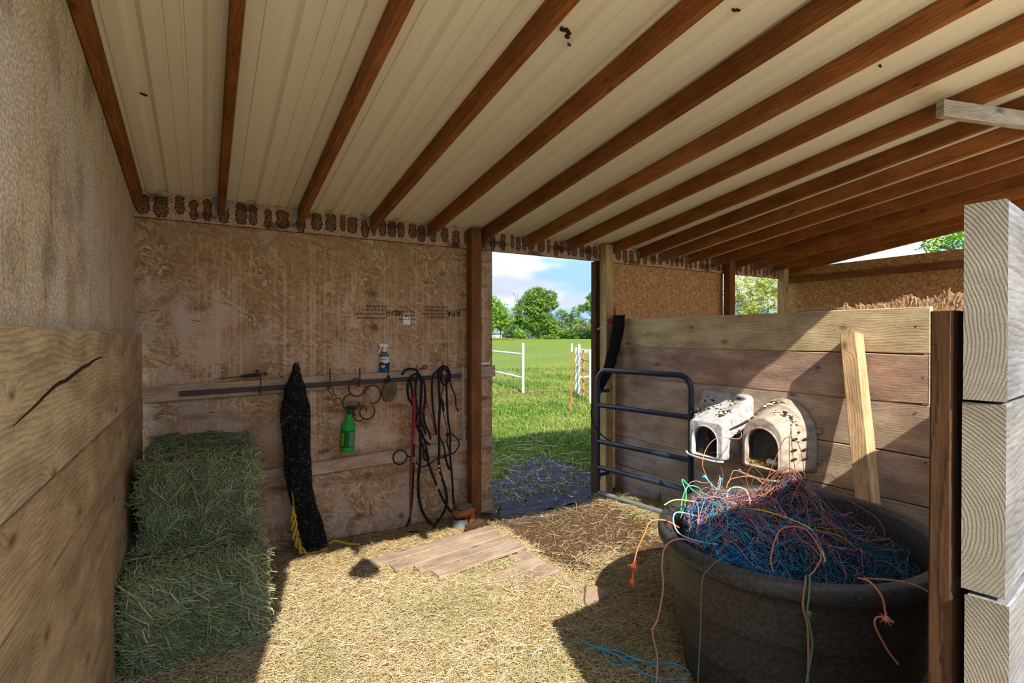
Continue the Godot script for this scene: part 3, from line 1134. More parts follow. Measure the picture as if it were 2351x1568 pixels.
func front_barrier() -> void:
	var dir := Vector3(0.994, 0, -0.11)
	var w := thing("timber_barrier", "stack of thick weathered timbers on edge, end grain showing, across the front of the stall", "barrier", Vector3(0.95, 0, -0.289))
	var rows := [[1.262, 1.540, 0.0, 0.0], [0.985, 1.256, 0.002, -0.002], [0.702, 0.980, -0.004, 0.004], [0.42, 0.697, 0.003, 0.0], [0.14, 0.415, 0.0, 0.002], [-0.02, 0.135, 0.0, 0.0]]
	for r in rows:
		var y: float = (r[0] + r[1]) * 0.5
		var b := MB.new()
		var a := Vector3(r[2], y, r[3])
		var uo := Vector2(rr(0, 2.4), rr(0, 0.3))
		b.beam(a, a + dir * 2.2, 0.047, r[1] - r[0], Vector3.UP, 0.003, 16, 0.004, uo, nz, false)
		var e := MB.new()                                  # the end, cut into a fine grid so that the saw marks sit in relief
		var s := dir.cross(Vector3.UP).normalized()
		var m := 26
		var lift_top := nz.get_noise_3d(0.0, uo.x * 70.0 + 31.0, 3.0) * 0.004    # the same waver as the beam's own edges
		var lift_low := nz.get_noise_3d(0.0, uo.x * 70.0 - 31.0, 3.0) * 0.004
		var sway := nz.get_noise_3d(0.0, uo.x * 50.0, 77.0) * 0.0014
		for j in m + 1:
			for i in 6:
				var v: float = (float(j) / m - 0.5) * (r[1] - r[0])
				var u := (i / 5.0 - 0.5) * 0.047
				e.vert(a + s * (u + sway) + Vector3.UP * (v + lerpf(lift_low, lift_top, float(j) / m)) - dir * (0.0006 + 0.001 * n3(v * 30.0, u * 30.0, y)), -dir, Vector2(u + 0.06 + fmod(y * 0.31, 0.15), 0.15 - v))
		for j in m:
			for i in 5:
				var q := j * 6 + i
				e.tri(q, q + 1, q + 7)
				e.tri(q, q + 7, q + 6)
		var am := b.mesh()
		e.mesh(am)
		var o := obj("timber", am, null, w)
		o.set_surface_override_material(0, M.timber)
		o.set_surface_override_material(1, M.end_grain)
	var p := thing("dark_post", "dark stained stud post standing behind the timber ends", "post", Vector3(0.995, 0, -0.340))
	board("shaft", p, Vector3(0, -0.02, 0), Vector3(0, 1.39, 0), 0.089, 0.028, M.post_dark, Vector3.FORWARD, 12, 0.003, 0.003)
	# a bell-shaped lamp shade hung from the front rafters; it drops its shadow on the straw
	var l := thing("hanging_lamp", "small dark bell-shaped lamp hung under the roof edge, its shadow on the straw", "lamp", Vector3(0.17, 2.16, -0.62))
	var lb := MB.new()
	lb.lathe(Vector3.ZERO, [Vector2(0.02, 0.12), Vector2(0.03, 0.11), Vector2(0.05, 0.05), Vector2(0.09, -0.02), Vector2(0.088, -0.02), Vector2(0.048, 0.045)], 20, false)
	obj("shade", lb.mesh(), M.rust, l)
	var cb := MB.new()
	cb.tube(PackedVector3Array([Vector3(0, 0.11, 0), Vector3(0, ry(-0.62) - 2.16, 0)]), 0.004, 6)
	obj("cord", cb.mesh(), M.black_plastic, l)


# ---------------------------------------------------------------- straw
func stalk(bend: float, segs := 4) -> ArrayMesh:         # one unit long, bent
	var b := MB.new()
	var p := PackedVector3Array()
	for k in segs + 1:
		var t := float(k) / segs - 0.5
		p.append(Vector3(t, bend * (0.25 - t * t), bend * 0.7 * sin(t * 4.0)))
	b.tube(p, 0.5, 3)
	# the tube is half a unit thick; instances scale the two cross axes down
	for k in b.v.size():
		b.v[k] = Vector3(b.v[k].x, b.v[k].y, b.v[k].z)
	return b.mesh()


func thin_stalk(bend: float, ratio: float, segs := 4) -> ArrayMesh:
	var b := MB.new()
	var p := PackedVector3Array()
	for k in segs + 1:
		var t := float(k) / segs - 0.5
		p.append(Vector3(t, bend * (0.25 - t * t), bend * 0.8 * sin(t * 4.0)))
	b.tube(p, ratio, 3)
	return b.mesh()


func straw() -> void:
	var bed := func(x: float, z: float) -> float:
		return fh(x, z) + 0.006 + 0.010 * absf(n3(x * 4.0, 7.0, z * 4.0))
	var keep := func(x: float, z: float) -> bool:
		return hay_mask(x, z) > 0.55
	var s := thing("straw_litter", "loose golden straw strewn over the floor", "straw", Vector3.ZERO, "", "stuff")
	obj("straw_bed", sheet(-0.33, 3.20, -3.60, 0.2, 0.04, bed, 1.0, keep), M.straw_bed, s)
	var tones := [Color(0.62, 0.50, 0.28), Color(0.70, 0.59, 0.37), Color(0.48, 0.36, 0.18), Color(0.76, 0.67, 0.47), Color(0.37, 0.36, 0.21), Color(0.33, 0.22, 0.11), Color(0.56, 0.45, 0.25), Color(0.82, 0.74, 0.54)]
	obj("bounce_apron", sheet(-6.0, 9.5, 0.16, 8.0, 0.25, bed, 1.0), M.bounce_straw, s)  # unseen reflector added in front, throws sunlight onto roof and walls
	for variant in 3:
		var xf := []
		var cs := []
		var want := 36000
		var tries := 0
		while xf.size() < want and tries < 160000:
			tries += 1
			var x := rr(-0.32, 3.18)
			var z := -3.60 + 2.95 * pow(rng.randf(), 0.8)
			if rng.randf() > hay_mask(x, z) or (x > 4.1 + z * 1.6 and z > -1.2):
				continue
			if pow((x - 2.09) / 0.5, 2) + pow((z + 1.243) / 0.43, 2) < 1.0:
				continue
			var l := 0.02 + 0.11 * pow(rng.randf(), 2.0)
			if x < 0.3 and z < -2.2:
				l *= 0.8
			var w := rr(0.5, 1.3) * 0.043
			var lay := absf(rng.randfn(0.0, 0.02)) * 0.5
			var bs := Basis(Vector3.UP, rng.randfn(0.25, 0.9)) * Basis(Vector3.BACK, rng.randfn(0.0, 0.16)) * Basis(Vector3.RIGHT, rr(0, TAU))
			xf.append(Transform3D(bs * Basis.from_scale(Vector3(l, w, w)), Vector3(x, bed.call(x, z) + 0.002 + lay * 0.6, z)))
			var c: Color = tones[rng.randi() % tones.size()]
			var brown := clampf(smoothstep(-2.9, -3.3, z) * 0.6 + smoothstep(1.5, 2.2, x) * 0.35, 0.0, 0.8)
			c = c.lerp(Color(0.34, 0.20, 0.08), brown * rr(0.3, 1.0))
			c = c.lerp(Color(0.30, 0.34, 0.16), clampf(0.5 * n3(x * 1.5, 3.0, z * 1.5), 0.0, 0.45))
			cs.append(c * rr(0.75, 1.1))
		many("straw_stalks", thin_stalk([0.05, 0.3, -0.5][variant], 0.022), M.straw, xf, cs, s)
	# sparse long straws over the gravel and the grass by the door
	var xf2 := []
	var cs2 := []
	for k in 420:
		var x := rr(1.9, 4.8)
		var z := rr(-6.2, -3.6)
		var l := rr(0.08, 0.28)
		xf2.append(Transform3D(Basis(Vector3.UP, rr(0, TAU)) * Basis(Vector3.BACK, rng.randfn(0.0, 0.15)) * Basis.from_scale(Vector3(l, 0.09, 0.09)), Vector3(x, gy(x, z) + rr(0.03, 0.07), z)))
		cs2.append(Color(0.62, 0.56, 0.36) * rr(0.6, 1.1))
	var o := many("blown_straw", thin_stalk(0.3, 0.02), M.straw, xf2, cs2)
	tag(o, "single straws blown onto the shaded grass outside the doorway", "straw", "", "stuff")


func hay_bales() -> void:
	bale("hay_bale", "green hay bale on the floor, the lower and looser of the two", Vector3(-0.035, 0.0, -2.98), Vector3(0.47, 0.40, 0.92), 0.02)
	bale("hay_bale", "green hay bale lying on top of the other against the chipboard", Vector3(-0.005, 0.405, -3.20), Vector3(0.44, 0.36, 0.80), -0.03)


func bale(called: String, label: String, at: Vector3, sz: Vector3, turn: float) -> void:
	var o := thing(called, label, "hay bale", at)
	o.rotation.y = turn
	var low := at.y < 0.1
	var b := MB.new()
	var n := 18
	var core := func(p: Vector3) -> Vector3:
		var q := p
		var e := 0.02
		q.x += e * n3(p.z * 5.0 + at.y * 9.0, p.y * 6.0, 1.0) * signf(p.x)
		q.y += e * 0.8 * n3(p.x * 5.0, p.z * 5.0, 2.0 + at.y)
		q.z += e * n3(p.x * 6.0, p.y * 6.0, 3.0 + at.y) * signf(p.z)
		return q
	var faces := [[Vector3.RIGHT, Vector3.UP, Vector3.BACK], [Vector3.RIGHT, Vector3.BACK, Vector3.UP], [Vector3.BACK, Vector3.UP, Vector3.RIGHT], [Vector3.BACK, Vector3.UP, Vector3.LEFT], [Vector3.RIGHT, Vector3.UP, Vector3.FORWARD]]
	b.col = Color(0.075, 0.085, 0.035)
	for f in faces:
		var u: Vector3 = f[0]
		var v: Vector3 = f[1]
		var w: Vector3 = f[2]
		var first := b.v.size()
		for j in n + 1:
			for i in n + 1:
				var c := u * (float(i) / n - 0.5) + v * (float(j) / n - 0.5) + w * 0.5
				# rounded corners
				var r := c
				var lim := 0.46
				r = r.clamp(Vector3.ONE * -lim, Vector3.ONE * lim)
				var d := c - r
				c = r + d.limit_length(0.04)
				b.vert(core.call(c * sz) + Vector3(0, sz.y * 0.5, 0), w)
		for j in n:
			for i in n:
				var a := first + j * (n + 1) + i
				b.tri(a, a + 1, a + n + 2)
				b.tri(a, a + n + 2, a + n + 1)
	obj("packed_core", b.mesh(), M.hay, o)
	var tones := [Color(0.17, 0.22, 0.075), Color(0.13, 0.20, 0.07), Color(0.24, 0.28, 0.12), Color(0.32, 0.34, 0.17), Color(0.38, 0.34, 0.16), Color(0.20, 0.25, 0.12), Color(0.30, 0.33, 0.22), Color(0.45, 0.42, 0.25), Color(0.28, 0.20, 0.09)]
	var shapes := [thin_stalk(0.1, 0.02), thin_stalk(0.6, 0.02), thin_stalk(-0.9, 0.03)]
	for variant in 3:
		var xf := []
		var cs := []
		for k in 5200:
			var pick := rng.randf()
			var f: Array = faces[0] if pick < 0.5 else faces[1] if pick < 0.72 else faces[2] if pick < 0.93 else faces[3]
			var u: Vector3 = f[0]
			var v: Vector3 = f[1]
			var w: Vector3 = f[2]
			var c := u * rr(-0.5, 0.5) + v * rr(-0.5, 0.5) + w * 0.5
			var p: Vector3 = core.call(c * sz) + Vector3(0, sz.y * 0.5, 0)
			var ang: float
			if f == faces[0] and low:
				ang = PI * 0.5 + rng.randfn(0.0, 0.6)
			elif f == faces[2]:
				ang = PI * 0.5 + rng.randfn(0.0, 0.8)
			else:
				ang = rng.randfn(0.15, 0.8)
			var dir := (u * cos(ang) + v * sin(ang) + w * rng.randfn(0.0, 0.16)).normalized()
			var side := dir.cross(w).normalized()
			var l := rr(0.02, 0.09) if not low else rr(0.03, 0.13)
			if k % 40 == 0:
				l *= 1.7
			var wd := rr(0.035, 0.075)
			xf.append(Transform3D(Basis(dir * l, dir.cross(side) * wd, side * wd), p + w * rr(-0.004, 0.010 if low else 0.006)))
			var t: Color = tones[rng.randi() % tones.size()]
			if c.x > 0.42 and rng.randf() < 0.55:
				t = Color(0.48, 0.42, 0.22)
			cs.append(t * Color(0.90, 1.03, 1.12) * rr(0.7, 1.15))
		many("hay_stalks", shapes[variant], M.hay, xf, cs, o)
	# tufts that stick out of the edges
	var xf2 := []
	var cs2 := []
	for k in 260:
		var e := rng.randi() % 3
		var c := Vector3(rr(-0.5, 0.5), 0.5, 0.5)
		var dir := Vector3(rng.randfn(0, 0.6), rr(0.1, 0.9), rr(0.0, 0.8))
		if e == 1:
			c = Vector3(0.5, rr(-0.5, 0.5), rr(0.1, 0.5))
			dir = Vector3(rr(0.3, 1.0), rng.randfn(0, 0.7), rng.randfn(0, 0.5))
		elif e == 2:
			c = Vector3(rr(-0.5, 0.5), 0.5, rr(-0.5, 0.5))
			dir = Vector3(rng.randfn(0, 0.9), rr(0.2, 0.8), rng.randfn(0, 0.8))
		dir = dir.normalized()
		var side := dir.cross(Vector3.FORWARD).normalized()
		var l := rr(0.04, 0.13)
		xf2.append(Transform3D(Basis(dir * l, dir.cross(side) * 0.05, side * 0.05), c * sz + Vector3(0, sz.y * 0.5, 0) + dir * l * 0.3))
		cs2.append(tones[rng.randi() % tones.size()] * 1.15)
	many("loose_stalks", shapes[1], M.hay, xf2, cs2, o)


# ---------------------------------------------------------------- the tack wall
func tack_rail() -> void:
	var o := thing("tack_rack", "long rusty iron bar with upright hooks along the middle rail", "rack", Vector3(0, 0, -3.598))
	var b := MB.new()
	b.beam(Vector3(-0.126, 1.021, 0.004), Vector3(1.69, 1.059, 0.004), 0.006, 0.032, Vector3.UP, 0.001, 1)
	obj("bar", b.mesh(), M.rust_bar, o)
	for x in [0.296, 0.494, 0.708, 0.902, 1.098, 1.308, 1.503]:
		var y: float = 1.021 + (x + 0.126) * 0.0209
		var h := MB.new()
		h.tube(crv([Vector3(x, y + 0.012, 0.008), Vector3(x, y - 0.012, 0.010), Vector3(x + 0.001, y - 0.024, 0.030), Vector3(x + 0.002, y - 0.006, 0.052), Vector3(x + 0.002, y + 0.05, 0.060), Vector3(x, y + 0.105, 0.066)], 0.008), 0.0042, 7)
		obj("hook", h.mesh(), M.rust, o)
	# welded horseshoes on the fourth hook
	var s := thing("horseshoe_rack", "rusty horseshoes welded into one loose cluster hanging from a hook", "horseshoes", Vector3(0, 0, -3.545))
	var shoes := [[0.885, 1.015, 0.057, 20.0], [0.846, 0.915, 0.056, 40.0], [0.985, 0.960, 0.060, 215.0], [0.952, 0.849, 0.051, 90.0], [0.905, 0.838, 0.050, 330.0]]
	for q in shoes:
		var p := PackedVector3Array()
		var rad := PackedFloat32Array()
		for k in 27:
			var a := deg_to_rad(q[3] + 42.0 + 276.0 * k / 26.0)
			var r: float = q[2] * (1.0 - 0.10 * pow(absf(k / 13.0 - 1.0), 3.0))
			p.append(Vector3(q[0] + cos(a) * r, q[1] + sin(a) * r * 1.08, 0.010 + 0.004 * sin(q[3])))
			rad.append(0.0105 - 0.002 * absf(k / 13.0 - 1.0))
		var sb := MB.new()
		sb.tube(p, rad, 8, false, 0.6)
		obj("horseshoe", sb.mesh(), M.rust, s)
	# bent wire and ring on the third hook
	var t := thing("wire_hanger", "bent double wire ending in a small ring, third hook along the rack", "hanger", Vector3(0, 0, -3.54))
	for w in [[0.698, 1.057, 0.693, 1.011, 0.727, 0.969], [0.713, 1.05, 0.716, 1.03, 0.745, 0.965]]:
		var wb := MB.new()
		wb.tube(crv(xy(w, 0.004), 0.01), 0.0032, 6)
		obj("wire", wb.mesh(), M.rust, t)
	ring_mesh(t, "ring", Vector3(0.756, 0.925, 0.004), 0.024, 0.0035, M.rust)
	# two plastic spray bottles
	white_sprayer()
	green_sprayer()
	# oval grooming pad on a strap
	var g := thing("grooming_pad", "brown oval bristle pad hanging beneath the white spray bottle", "brush", Vector3(1.108, 0.972, -3.545))
	var gb := MB.new()
	var rings := []
	for r in [[0.9, -0.014], [1.0, -0.006], [1.0, 0.006], [0.9, 0.016], [0.5, 0.020], [0.06, 0.021]]:
		var ring := []
		for k in 28:
			var a := TAU * k / 28
			var rx := 0.053 * (1.0 + 0.08 * sin(a))
			ring.append(Vector3(cos(a) * rx * r[0] + sin(a) * 0.012 * r[0], sin(a) * 0.073 * r[0], r[1]))
		rings.append(ring)
	gb.skin(rings, true, true, true)
	obj("pad", gb.mesh(), M.brush_pad, g)
	var xf := []
	var cs := []
	for k in 900:
		var a := rr(0, TAU)
		var r := sqrt(rng.randf()) * 0.98
		xf.append(Transform3D(Basis.from_scale(Vector3(0.0022, 0.0022, 0.005)), Vector3(cos(a) * 0.054 * r + sin(a) * 0.012 * r, sin(a) * 0.073 * r, 0.021 - 0.012 * r * r)))
		cs.append(Color(0.20, 0.15, 0.08) * rr(0.5, 1.4))
	var nb := MB.new()
	nb.blob(Vector3.ZERO, Vector3.ONE, null, 0, 0, 3, 5)
	many("bristle_nubs", nb.mesh(), M.lump, xf, cs, g)
	var sb2 := MB.new()
	sb2.tube(crv([Vector3(-0.03, 0.06, 0.0), Vector3(-0.025, 0.09, 0.02), Vector3(-0.008, 0.115, 0.022), Vector3(0.0, 0.085, 0.012), Vector3(-0.01, 0.065, 0.004)], 0.008), 0.004, 6)
	obj("strap", sb2.mesh(), M.black_rope, g)
	# a long dark rasp lying along the rail, by the corner
	var r2 := thing("hoof_rasp", "dark pointed hoof tool lying along the rail top near the corner", "tool", Vector3(0.046, 1.10, -3.575))
	var rb := MB.new()
	rb.tube(PackedVector3Array([Vector3(0, 0, 0), Vector3(0.05, 0.004, 0), Vector3(0.155, 0.012, 0)]), PackedFloat32Array([0.0015, 0.006, 0.007]), 8, false, 0.6)
	obj("blade", rb.mesh(), M.tack_dark, r2)
	var rh := MB.new()
	rh.tube(PackedVector3Array([Vector3(0.145, 0.011, 0), Vector3(0.165, 0.013, 0), Vector3(0.21, 0.016, 0), Vector3(0.255, 0.020, 0)]), PackedFloat32Array([0.007, 0.011, 0.012, 0.010]), 10)
	obj("handle", rh.mesh(), M.black_plastic, r2)
	var rk := MB.new()
	rk.blob(Vector3(0.284, 0.022, 0), Vector3(0.013, 0.011, 0.011), null, 0, 0, 8, 10)
	rk.blob(Vector3(0.236, 0.041, 0), Vector3(0.010, 0.010, 0.009), null, 0, 0, 8, 10)
	rk.tube(PackedVector3Array([Vector3(0.25, 0.020, 0), Vector3(0.28, 0.022, 0)]), 0.005, 8)
	obj("knob", rk.mesh(), M.tack_dark, r2)
	# the black net that hangs to the floor
	hay_net()
	# chain against the post
	var c := thing("hanging_chain", "thin galvanised chain hanging beside the reddish post", "chain", Vector3(1.672, 1.13, -3.545))
	for k in 22:
		var l := link(0.0120, 0.0080, 0.0026)
		var m := obj("link", l, M.chain, c)
		m.position = Vector3(0.0004 * k + rr(-0.001, 0.001), -0.0255 * k, 0.0)
		m.rotation.y = (0.3 if k % 2 else 1.75) + rr(-0.2, 0.2)
	var nb2 := MB.new()
	nb2.tube(PackedVector3Array([Vector3(0, 0.012, -0.03), Vector3(0, 0.012, 0.012)]), 0.002, 6)
	obj("nail", nb2.mesh(), M.rust, c)
	# stretch of white plastic pipe on the rail end
	var pv := thing("white_pipe", "short white plastic pipe lying on the rail end by the doorway", "pipe", Vector3(1.849, 1.1435, -3.62))
	var pb := MB.new()
	pb.tube(PackedVector3Array([Vector3(0, 0, 0), Vector3(0.088, 0.002, 0)]), 0.011, 14)
	pb.tube(PackedVector3Array([Vector3(0.0, 0, 0), Vector3(0.012, 0, 0)]), 0.0135, 14)
	pb.tube(PackedVector3Array([Vector3(0.074, 0.002, 0), Vector3(0.09, 0.002, 0)]), 0.0135, 14)
	obj("pipe", pb.mesh(), M.white_plastic, pv)
	wall_print()


func link(a: float, b: float, r: float) -> ArrayMesh:
	var p := PackedVector3Array()
	for k in 16:
		var t := TAU * k / 16
		p.append(Vector3(cos(t) * b, sin(t) * b + signf(sin(t)) * (a - b) * 1.6, 0))
	var mb := MB.new()
	mb.tube(p, r, 6, true)
	return mb.mesh()


func ring_mesh(parent: Node3D, called: String, at: Vector3, rad: float, r: float, m: Material, flat := true) -> MeshInstance3D:
	var p := PackedVector3Array()
	for k in 24:
		var t := TAU * k / 24
		p.append(at + (Vector3(cos(t) * rad, sin(t) * rad, 0.002 * sin(t * 2.0)) if flat else Vector3(cos(t) * rad, 0, sin(t) * rad)))
	var b := MB.new()
	b.tube(p, r, 7, true)
	return obj(called, b.mesh(), m, parent)


func white_sprayer() -> void:
	var o := thing("spray_bottle", "grey spray bottle with white trigger and blue and white label, standing on the rail", "spray bottle", Vector3(1.096, 1.108, -3.615))
	var b := MB.new()
	b.lathe(Vector3.ZERO, [Vector2(0.0, 0.0), Vector2(0.031, 0.0), Vector2(0.034, 0.004), Vector2(0.034, 0.108), Vector2(0.030, 0.122), Vector2(0.018, 0.136), Vector2(0.013, 0.142), Vector2(0.013, 0.150), Vector2(0, 0.150)], 24)
	obj("bottle", b.mesh(), M.clear_gray, o)
	var im := Image.create(256, 128, false, Image.FORMAT_RGB8)
	for j in 128:
		for i in 256:
			var u := i / 256.0
			var y := j / 128.0
			var wave := 0.40 + 0.05 * sin(u * 21.0) + 0.02 * sin(u * 47.0)
			var c := Color(0.86, 0.88, 0.92)
			if y > wave:
				c = Color(0.06, 0.16, 0.30)
			if y > 0.72:
				c = Color(0.05, 0.36, 0.66)
			var d := Vector2((u - 0.28) * 9.0, (y - 0.56) * 5.0).length()
			if d < 0.85:
				c = Color(0.34, 0.27, 0.16) if y < 0.60 else Color(0.85, 0.86, 0.84)
			if y > 0.10 and y < 0.20 and fmod(u * 23.0, 1.0) < 0.6 and u > 0.16 and u < 0.42:
				c = Color(0.35, 0.40, 0.48)
			if y > 0.26 and y < 0.32 and fmod(u * 31.0, 1.0) < 0.55 and u > 0.18 and u < 0.38:
				c = Color(0.55, 0.58, 0.64)
			im.set_pixel(i, j, c)
	var lm := mat("label_blue", Color.WHITE, 0.5, image_tex(im))
	var lb := MB.new()
	var rings := []
	for y in [0.105, 0.006]:
		var r := []
		for k in 41:
			var a := PI - TAU * 0.06 + TAU * k / 40.0
			r.append(Vector3(-cos(a - PI * 0.62) * 0.0346, y, -sin(a - PI * 0.62) * 0.0346))
		rings.append(r)
	lb.skin(rings, false)
	for k in 41:                                           # the print runs from left to right as one faces it
		lb.t[k].x = 1.0 - k / 40.0
		lb.t[41 + k].x = 1.0 - k / 40.0
	obj("label", lb.mesh(), lm, o)
	trigger(o, 0.150, M.white_plastic, -1.0)


func trigger(o: Node3D, y: float, m: Material, dir: float) -> void:
	var n := MB.new()
	n.lathe(Vector3(0, y - 0.008, 0), [Vector2(0, 0), Vector2(0.015, 0), Vector2(0.0155, 0.003), Vector2(0.0145, 0.020), Vector2(0.011, 0.024), Vector2(0, 0.024)], 18)
	obj("collar", n.mesh(), m, o)
	var b := MB.new()
	var rings := []
	for q in [[-0.040, 0.052, 0.006, 0.006], [-0.034, 0.052, 0.009, 0.008], [-0.010, 0.050, 0.013, 0.010], [0.012, 0.047, 0.014, 0.010], [0.026, 0.046, 0.010, 0.008], [0.032, 0.046, 0.004, 0.004]]:
		var r := []
		for k in 14:
			var a := TAU * k / 14
			r.append(Vector3(q[0] * -dir, y + q[1] - 0.012 + cos(a) * q[2], sin(a) * q[3]))
		rings.append(r)
	b.skin(rings, true, true, true)
	b.beam(Vector3(0.002, y + 0.008, 0), Vector3(0.004, y + 0.036, 0), 0.016, 0.018, Vector3.BACK, 0.003)
	var head := obj("spray_head", b.mesh(), m, o)
	var t := MB.new()
	t.tube(crv([Vector3(0.020 * dir, y + 0.030, 0), Vector3(0.030 * dir, y + 0.014, 0), Vector3(0.034 * dir, y - 0.004, 0), Vector3(0.044 * dir, y - 0.014, 0)], 0.006), 0.0035, 8, false, 1.8)
	obj("trigger", t.mesh(), m, head)


func green_sprayer() -> void:
	var o := thing("spray_bottle", "bright green spray bottle with black head hooked over the horseshoes", "spray bottle", Vector3(0.816, 0.592, -3.535))
	o.rotation.z = -0.06
	var b := MB.new()
	b.lathe(Vector3.ZERO, [Vector2(0, 0), Vector2(0.042, 0.0), Vector2(0.046, 0.006), Vector2(0.046, 0.03), Vector2(0.045, 0.14), Vector2(0.047, 0.150), Vector2(0.048, 0.165), Vector2(0.045, 0.176), Vector2(0.036, 0.190), Vector2(0.026, 0.205), Vector2(0.020, 0.235), Vector2(0.015, 0.25), Vector2(0, 0.25)], 26)
	obj("bottle", b.mesh(), M.green_plastic, o)
	var im := Image.create(256, 256, false, Image.FORMAT_RGB8)
	var base := Color(0.05, 0.42, 0.12)
	im.fill(base)
	for j in 256:
		for i in 256:
			var u := i / 256.0
			var v := j / 256.0
			var c := base
			# upright yellow lettering block with a pale rim
			if u > 0.05 and u < 0.27 and v > 0.10 and v < 0.88:
				var q := fmod((v - 0.10) * 9.0, 1.0)
				var p := fmod((u - 0.05) * 9.1, 1.0)
				if q > 0.25 and (p > 0.3 or q > 0.7):
					c = Color(0.62, 0.72, 0.10)
			if u > 0.36 and u < 0.66 and v > 0.06 and v < 0.92:
				c = Color(0.10, 0.36, 0.20)
				if fmod(v * 19.0, 1.0) < 0.5 and u > 0.39 and u < 0.62 - 0.08 * absf(sin(floorf(v * 19.0) * 2.3)):
					c = Color(0.55, 0.74, 0.62) if fmod(u * 57.0 + floorf(v * 19.0) * 0.37, 1.0) < 0.72 else c
			im.set_pixel(i, j, c)
	var lm := mat("label_green", Color.WHITE, 0.4, image_tex(im))
	var lb := MB.new()
	var rings := []
	for y in [0.140, 0.028]:
		var r := []
		for k in 41:
			var a := TAU * k / 40.0
			r.append(Vector3(cos(a) * 0.0466, y, sin(a) * 0.0466))
		rings.append(r)
	lb.skin(rings, false)
	for k in 41:
		lb.t[k].x = 1.0 - k / 40.0 - 0.36
		lb.t[41 + k].x = 1.0 - k / 40.0 - 0.36
	obj("label", lb.mesh(), lm, o)
	trigger(o, 0.252, M.black_plastic, 1.0)


